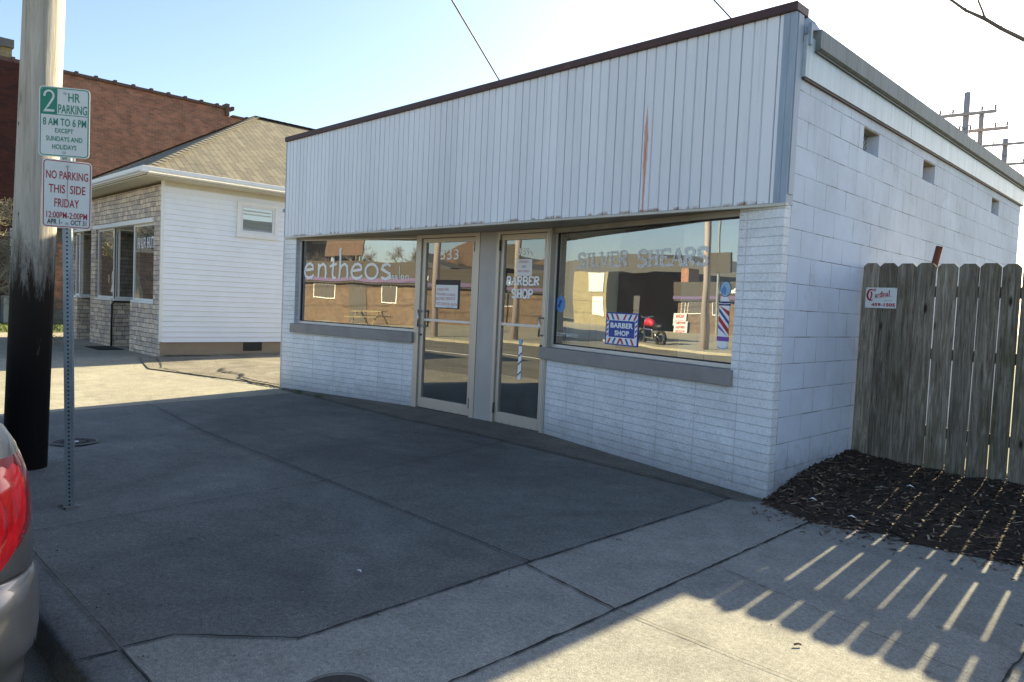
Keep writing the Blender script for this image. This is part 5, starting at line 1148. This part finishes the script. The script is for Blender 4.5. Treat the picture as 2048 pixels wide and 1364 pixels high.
# ================================================================== tall brick building
bb = thing('brick_building', (-34, 8, 0), 'tall red brick building with clay coping behind the salon', 'building')
mb = MB(); mb.box(-46, .8, .55, -27, 7.52, 8.72); mb.box(-46, 7.52, .55, -27.01, 24, 8.45); build('wall', mb, 'red_brick', bb)
mb = MB(); mb.box(-46, -2.2, .55, -26.9, .795, 8.66); build('front_wall', mb, 'dark_brick', bb)
mb = MB(); mb.box(-46.1, -2.3, -.1, -26.85, 24, .55); build('foundation', mb, 'curb_concrete', bb)
mb = MB(); y = -2.2
while y < 7.5: mb.box(-27.25, y, 8.70 if y > .7 else 8.66, -26.93, y + .60, 8.80); mb.box(-27.27, y + .56, 8.71, -26.91, y + .66, 8.85); y += .62
while y < 23: mb.box(-27.25, y, 8.45, -26.95, y + .60, 8.53); mb.box(-27.27, y + .56, 8.46, -26.93, y + .66, 8.575); y += .62
mb.box(-27.3, 7.42, 8.45, -26.9, 7.56, 8.92); build('clay_coping', mb, 'clay_tile', bb)
mb = MB(); mb.box(-28.2, -.9, 8.66, -27.1, .26, 9.32); ch_ = build('chimney', mb, 'tan_brick', bb); mb = MB(); mb.box(-28.3, -1.0, 9.15, -27.0, .30, 9.42); build('chimney_cap', mb, 'curb_concrete', ch_)
mb = MB(); mb.tube([(-26.85, .25, .8), (-26.85, .25, 3.2)], .05, 8); build('downspout', mb, 'white_trim', bb)
mb = MB(); mb.box(-26.8, -.05, .05, -26.3, .3, .95); tag(build('utility_box', mb, 'galvanised', bevel=.02), 'grey metal box standing against the brick building behind the timber pole', 'utility box')
random.seed(8); mb = MB(); mb.add([(-27, -6, .03), (-21.6, -6, .03), (-21.6, 6, .03), (-27, 6, .03)], [(0, 1, 2, 3)])
for k in range(5000):
    x = random.uniform(-26.9, -21.7); y = random.uniform(-3, 3.5); h = random.uniform(.03, .09); a = random.uniform(0, 3.1); mb.add([(x, y, .03), (x + .02 * math.cos(a), y + .02 * math.sin(a), .03), (x + random.uniform(-.03, .03), y, .03 + h)], [(0, 1, 2)])
stuff('grass', mb, 'grass_green', 'strip of short green grass in front of the brick building', 'grass')
# ================================================================== bare trees
def bare_tree(name, base, h, spread, depth, seed, mat, lab, r0, grp=None, lean=(0, 0), minr=.006, nb=(3, 4), trunk_frac=.3):
    random.seed(seed); t = thing(name, base, lab, 'tree', grp); tr = MB(); cr = MB()
    def grow(p, d, L, r_, lvl):
        n = 5; pts = [p]; rad = [r_]; q = p; dd = d.copy()
        for i in range(n):
            dd = (dd + Vector((random.gauss(0, .13), random.gauss(0, .13), random.gauss(.03, .08)))).normalized(); q = q + dd * L / n; pts.append(q); rad.append(max(minr * .6, r_ * (1 - .5 * (i + 1) / n)))
        (tr if lvl < 1 else cr).tube(pts, rad, 8 if lvl < 1 else 4, cap=False)
        if lvl >= depth: return
        for k in range(random.randint(*nb)):
            f = random.uniform(.35, 1.) if lvl else random.uniform(.6, 1); i = min(n, max(1, int(f * n))); o = pts[i]; ax = Vector((random.gauss(0, 1), random.gauss(0, 1), random.gauss(0, .4))).normalized()
            nd = (dd * random.uniform(.55, .9) + ax * spread).normalized(); grow(o, nd, L * random.uniform(.55, .78), rad[i] * random.uniform(.55, .75), lvl + 1)
    grow(Vector(base), Vector((lean[0], lean[1], 1)).normalized(), h * trunk_frac, r0, 0)
    build('trunk', tr, mat, t, recalc=False); build('branches', cr, mat, t, recalc=False); return t
bare_tree('bare_bush', (-16.1, -2.45, 0), 6.2, .8, 6, 12, 'pale_bark', 'tangled bare bush with pale twigs left of the timber pole', .07, lean=(.0, .15), minr=.006, nb=(3, 5), trunk_frac=.30)
bare_tree('street_tree', (-24.4, -3.0, 0), 9, .75, 6, 44, 'pale_bark', 'bare street tree beyond the salon, mirrored in the salon front windows', .30, nb=(3, 4), minr=.01)
# overhanging branch, top right
tw = thing('bare_tree', (4.6, .6, 0), 'bare tree whose thin branch crosses the sky in the top right corner', 'tree')
mb = MB(); mb.tube([(4.6, .6, 0), (4.5, .55, 1.5), (4.3, .5, 2.6), (4.2, .45, 4.5)], [.12, .10, .08, .05], 10); build('trunk', mb, 'bark', tw)
def P3(x, y, z): return (x, y, z)
br = [(4.25, .48, 2.2), (3.2, .1, 2.35), (2.2, -.4, 2.55), (1.62, -.95, 2.76), (1.50, -.99, 2.845), (1.43, -1., 2.905), (1.34, -1., 2.97), (1.27, -1, 3.04), (1.1, -1, 3.22)]
mb = MB(); mb.tube(br, [.03, .022, .014, .010, .009, .009, .007, .006, .003], 6); 
mb.tube([(1.43, -1., 2.905), (1.415, -1., 2.95), (1.395, -1, 3.0), (1.38, -1, 3.1)], [.006, .005, .005, .003], 5)
for i, p in enumerate(br[3:8]): mb.tube([Vector(p) - Vector((.004, 0, 0)), Vector(p) + Vector((.006, 0, .004))], .012, 6)
mb.tube([(1.62, -.95, 2.76), (1.75, -.9, 3.0), (1.72, -.9, 3.3)], [.008, .006, .004], 5); mb.tube([(2.2, -.4, 2.55), (2.0, -.2, 3.2)], [.01, .004], 5)
build('branches', mb, 'bark', tw)
bare_tree('bare_tree', (-3.3, 44, 0), 9.4, .7, 4, 31, 'bark', 'small bare treetop far behind the right end of the shop roof', .15, nb=(4, 5))
# ================================================================== across the street (seen in the glass)
far = thing('bar_building', (-31, -29, 0), 'low orange brick bar with brown fascia and purple stripe, reflected in the shop windows', 'building')
BY = -27.
mb = MB(); mb.box(-39.5, -36, -.1, -19, BY, 2.2); build('brick_wall', mb, 'orange_brick', far)
mb = MB(); mb.box(-39.6, -36, 2.2, -18.9, BY + .25, 3.5); build('fascia', mb, 'brown_fascia', far)
mb = MB(); mb.box(-39.6, BY + .251, 2.32, -18.9, BY + .30, 2.55); build('purple_stripe', mb, 'purple_band', far)
def bwin(xa, xb, z0, z1):
    mb = MB(); mb.box(xa - .06, BY + .002, z0 - .06, xb + .06, BY + .06, z1 + .06); w1 = build('window', mb, 'white_trim', far); mb = MB(); mb.box(xa, BY + .061, z0, xb, BY + .07, z1); build('pane', mb, 'interior_wall', w1)
for xa, xb in ((-38.9, -38.5), (-38.1, -36.2), (-35.5, -34.0), (-28.6, -26.8), (-23.6, -22.7)): bwin(xa, xb, 1.3, 2.1)
mb = MB(); mb.box(-25.9, BY + .002, -.05, -24.8, BY + .05, 2.15); build('door', mb, 'interior_wall', far)
mb = MB(); FB = Frame((-33.0, BY + .3), (-34.5, BY + .3)); font_text(mb, FB, "Bar's Bar", -.0, 1.9, 2.72, 3.05, .01, .04)
build('bar_name', mb, 'vinyl_white', far, recalc=False)
mb = MB(); mb.box(-40.2, BY - 1.5, 3.5, -39.3, BY - .7, 4.5); build('chimney', mb, 'red_brick', far)
for k, (z, txt) in enumerate((((1.32, .44), 'NOW|HIRING'), ((.74, -.1), 'NOW|SERVING|FOOD'))):
    xa = (-39.8, -39.45)[k]; t = thing('banner', (xa + .8, BY + .1, z[1]), ('white banner reading NOW HIRING on the bar wall, seen reversed in the glass', 'white banner reading NOW SERVING FOOD below the other one on the bar wall')[k], 'banner', 'banners on the bar wall')
    FBn = Frame((xa + 1.7, BY + .10 + k * .1), (xa, BY + .10 + k * .1)); mb = MB(); mb.fbox(FBn, 0, 1.7, 0, .01, z[1], z[0]); build('sheet', mb, 'sign_white', t)
    mb = MB(); L_n = txt.split('|')
    for i, wd_ in enumerate(L_n): hh = (z[0] - z[1]) / len(L_n); font_text(mb, FBn, wd_, .25, 1.45, z[0] - (i + .85) * hh, z[0] - (i + .2) * hh, .012, .05)
    build('banner_text', mb, 'sign_red', t, recalc=False)
t = thing('bar_sign', (-34.5, BY + .6, 3.5), 'grey board sign on a post above the bar roof', 'sign'); mb = MB(); mb.box(-35.9, BY + .5, 4.1, -33.3, BY + .62, 5.4); build('board', mb, 'brown_fascia', t); mb = MB(); mb.box(-34.7, BY + .4, 0, -34.55, BY + .49, 8); build('mast', mb, 'galvanised', t)
t = thing('billboard', (-27, BY - 2, 3.5), 'red brown board on the bar roof', 'sign'); mb = MB(); mb.box(-28.5, BY - 1.2, 3.9, -25.8, BY - 1.1, 4.85); build('board', mb, 'muted_brick', t); mb = MB(); mb.box(-28.2, BY - 1.3, 3.4, -28.1, BY - 1.21, 4.8); mb.box(-26.2, BY - 1.3, 3.4, -26.1, BY - 1.21, 4.8); build('legs', mb, 'galvanised', t)
dk = thing('dark_building', (-44, -32, 0), 'black sided gabled building beside the bar', 'building')
mb = MB(); mb.poly([(-49.5, -28, -.1), (-39.7, -28, -.1), (-39.7, -28, 3.6), (-44.4, -28, 4.5), (-49.5, -28, 4.3)], (0, -8, 0)); build('wall', mb, 'dark_siding', dk)
mb = MB(); mb.box(-47.1, -27.99, .9, -46.2, -27.93, 2.6); build('window', mb, 'gray_roof', dk)
gy = thing('grey_warehouse', (-60, -40, 0), 'large grey roofed warehouse behind the tan office', 'building')
mb = MB(); mb.poly([(-90, -36, -.1), (-40, -36, -.1), (-40, -36, 4.2), (-58, -36, 7.2), (-90, -36, 6.5)], (0, -10, 0)); build('wall', mb, 'gray_roof', gy)
tn = thing('tan_office', (-51, -31, 0), 'tan brick office with a white sign board', 'building')
mb = MB(); mb.box(-55.6, -35, -.1, -49.6, -27.2, 4.5); build('wall', mb, 'tan_brick', tn)
mb = MB(); mb.box(-53.2, -27.19, 2.85, -50., -27.1, 4.45); build('sign_board', mb, 'sign_white', tn)
mb = MB(); mb.box(-52.4, -27.19, .7, -50., -27.12, 2.4); wn = build('window', mb, 'white_trim', tn); mb = MB(); mb.box(-52.2, -27.119, .85, -50.2, -27.1, 2.25); build('pane', mb, 'plastic_blind', wn)
hs = thing('added_house', (-66, -13, 0), 'dull brick house added out of view to darken the salon front window reflections', 'house')  # house added out of view to darken what the salon windows reflect
mb = MB(); mb.box(-74, -24, -.1, -60, -4, 4.2); build('wall', mb, 'muted_brick', hs)
mb = MB(); mb.add([(-74.5, -24.5, 4.2), (-59.5, -24.5, 4.2), (-59.5, -3.5, 4.2), (-74.5, -3.5, 4.2), (-67, -24.5, 7.2), (-67, -3.5, 7.2)], [(0, 1, 4), (1, 2, 5, 4), (2, 3, 5), (3, 0, 4, 5), (3, 2, 1, 0)]); build('roof', mb, 'dark_shingle', hs)
for y in (-20, -14, -8): mb = MB(); mb.box(-60, y, 1., -59.93, y + 1.5, 2.6); wq = build('window', mb, 'white_trim', hs); mb = MB(); mb.box(-59.93, y + .12, 1.12, -59.9, y + 1.38, 2.48); build('pane', mb, 'car_glass', wq)
rb = thing('red_brick_hall', (-45, -45, 0), 'gabled red brick hall standing behind the bar', 'building')
mb = MB(); mb.poly([(-49, -41, -.1), (-41.3, -41, -.1), (-41.3, -41, 7.4), (-42.6, -41, 7.0), (-49, -41, 4.6)], (0, -9, 0)); build('wall', mb, 'muted_brick', rb)
bare_tree('bare_tree', (-33.0, -36.5, 0), 12, .6, 6, 3, 'bark', 'large bare tree behind the bar, mirrored in the salon window', .28, 'bare trees behind the bar', nb=(3, 4), minr=.012)
bare_tree('bare_tree', (-39.5, -38.5, 0), 11, .65, 6, 5, 'bark', 'bushy bare tree at the far end of the bar roof', .22, 'bare trees behind the bar', nb=(3, 4), minr=.012)
bare_tree('bare_tree', (-27.5, -38, 0), 10, .65, 6, 15, 'bark', 'bare tree behind the street end of the bar', .22, 'bare trees behind the bar', nb=(3, 4), minr=.012)
def plainpole(x, y, h, lab):
    t = thing('street_pole', (x, y, 0), lab, 'utility pole', 'poles across the street'); mb = MB(); mb.tube([(x, y, -.1), (x, y, h)], [.16, .12], 12); build('shaft', mb, 'pole_wood' if 0 else 'far_pole_wood', t); mb = MB(); arm(mb, (x, y, h - .6), 1.1, .11, .09, .1); build('crossarm', mb, 'far_pole_wood', t)
plainpole(-19.6, -14.2, 9.5, 'timber pole at the far kerb, mirrored in the salon door'); plainpole(-64, -14.2, 9.8, 'timber pole further along the far kerb')
wire('power_line', (-19.6, -14.2, 8.9), (-64, -14.2, 9.2), .8, .02, 'upper power line over the far kerb', 'power lines across the street')
wire('power_line', (-19.6, -14.2, 7.9), (-64, -14.2, 8.1), .9, .02, 'lower power line over the far kerb', 'power lines across the street')
wire('power_line', (-19.6, -14.2, 8.9), (14, -14.2, 9.2), 1., .02, 'power line running on past the camera', 'power lines across the street')
t = thing('picnic_table', (-23.0, -25, 0), 'pale wooden picnic table in front of the bar', 'table')
mb = MB(); mb.box(-24.2, -25.4, .70, -22.2, -24.7, .75); build('table_top', mb, 'tan_brick', t)
for y in (-25.9, -24.4): mb = MB(); mb.box(-24.2, y, .40, -22.2, y + .25, .45); build('bench', mb, 'tan_brick', t)
for x in (-23.9, -22.5): mb = MB(); mb.tube([(x, -25.9, -.05), (x, -25.2, .7)], .04, 6); mb.tube([(x, -24.3, -.05), (x, -24.9, .7)], .04, 6); build('leg', mb, 'tan_brick', t)
car(-56, -24.2, -.05, 1, 'black_car_paint', 'black car parked on the lot across the street')
# motorcycle at the far kerb
mt = thing('motorcycle', (-17.6, -14.4, -.05), 'black motorcycle with a red tank across the street, mirrored in the barber window', 'motorcycle')
for x in (-18.3, -16.9):
    mb = MB(); mb.tube([(x + math.cos(6.2832 * i / 24) * .28, -14.4, .185 + math.sin(6.2832 * i / 24) * .28) for i in range(25)], .06, 8); wh = build('wheel', mb, 'tyre_rubber', mt)
    mb = MB(); mb.tube([(x, -14.43, .185), (x, -14.37, .185)], .16, 14); build('rim', mb, 'chrome', wh)
mb = MB(); mb.tube([(-18.1, -14.4, .68), (-17.8, -14.4, .78), (-17.5, -14.4, .76), (-17.3, -14.4, .66)], [.08, .17, .15, .06], 12); build('tank', mb, 'vinyl_red', mt)
mb = MB(); mb.tube([(-17.35, -14.4, .66), (-17.1, -14.4, .62), (-16.8, -14.4, .70)], [.1, .13, .06], 10); build('seat', mb, 'black_metal', mt)
mb = MB(); mb.box(-17.9, -14.55, .15, -17.3, -14.25, .55); build('engine', mb, 'chrome', mt, bevel=.06)
mb = MB(); mb.tube([(-18.3, -14.4, .185), (-18.05, -14.4, .95)], .03, 8); mb.tube([(-17.95, -14.75, 1.0), (-18.1, -14.4, .95), (-17.95, -14.05, 1.0)], .02, 8); mb.tube([(-16.9, -14.4, .185), (-17.5, -14.4, .4), (-18.1, -14.4, .7)], .035, 8); build('frame_and_bars', mb, 'chrome', mt)
# the machine was laid out about x = -17.6; roll it to where it stands and give it its real size
mt.location = (-23.6, -14.4, -.05); mt.scale = (1.1, 1.1, 1.1)
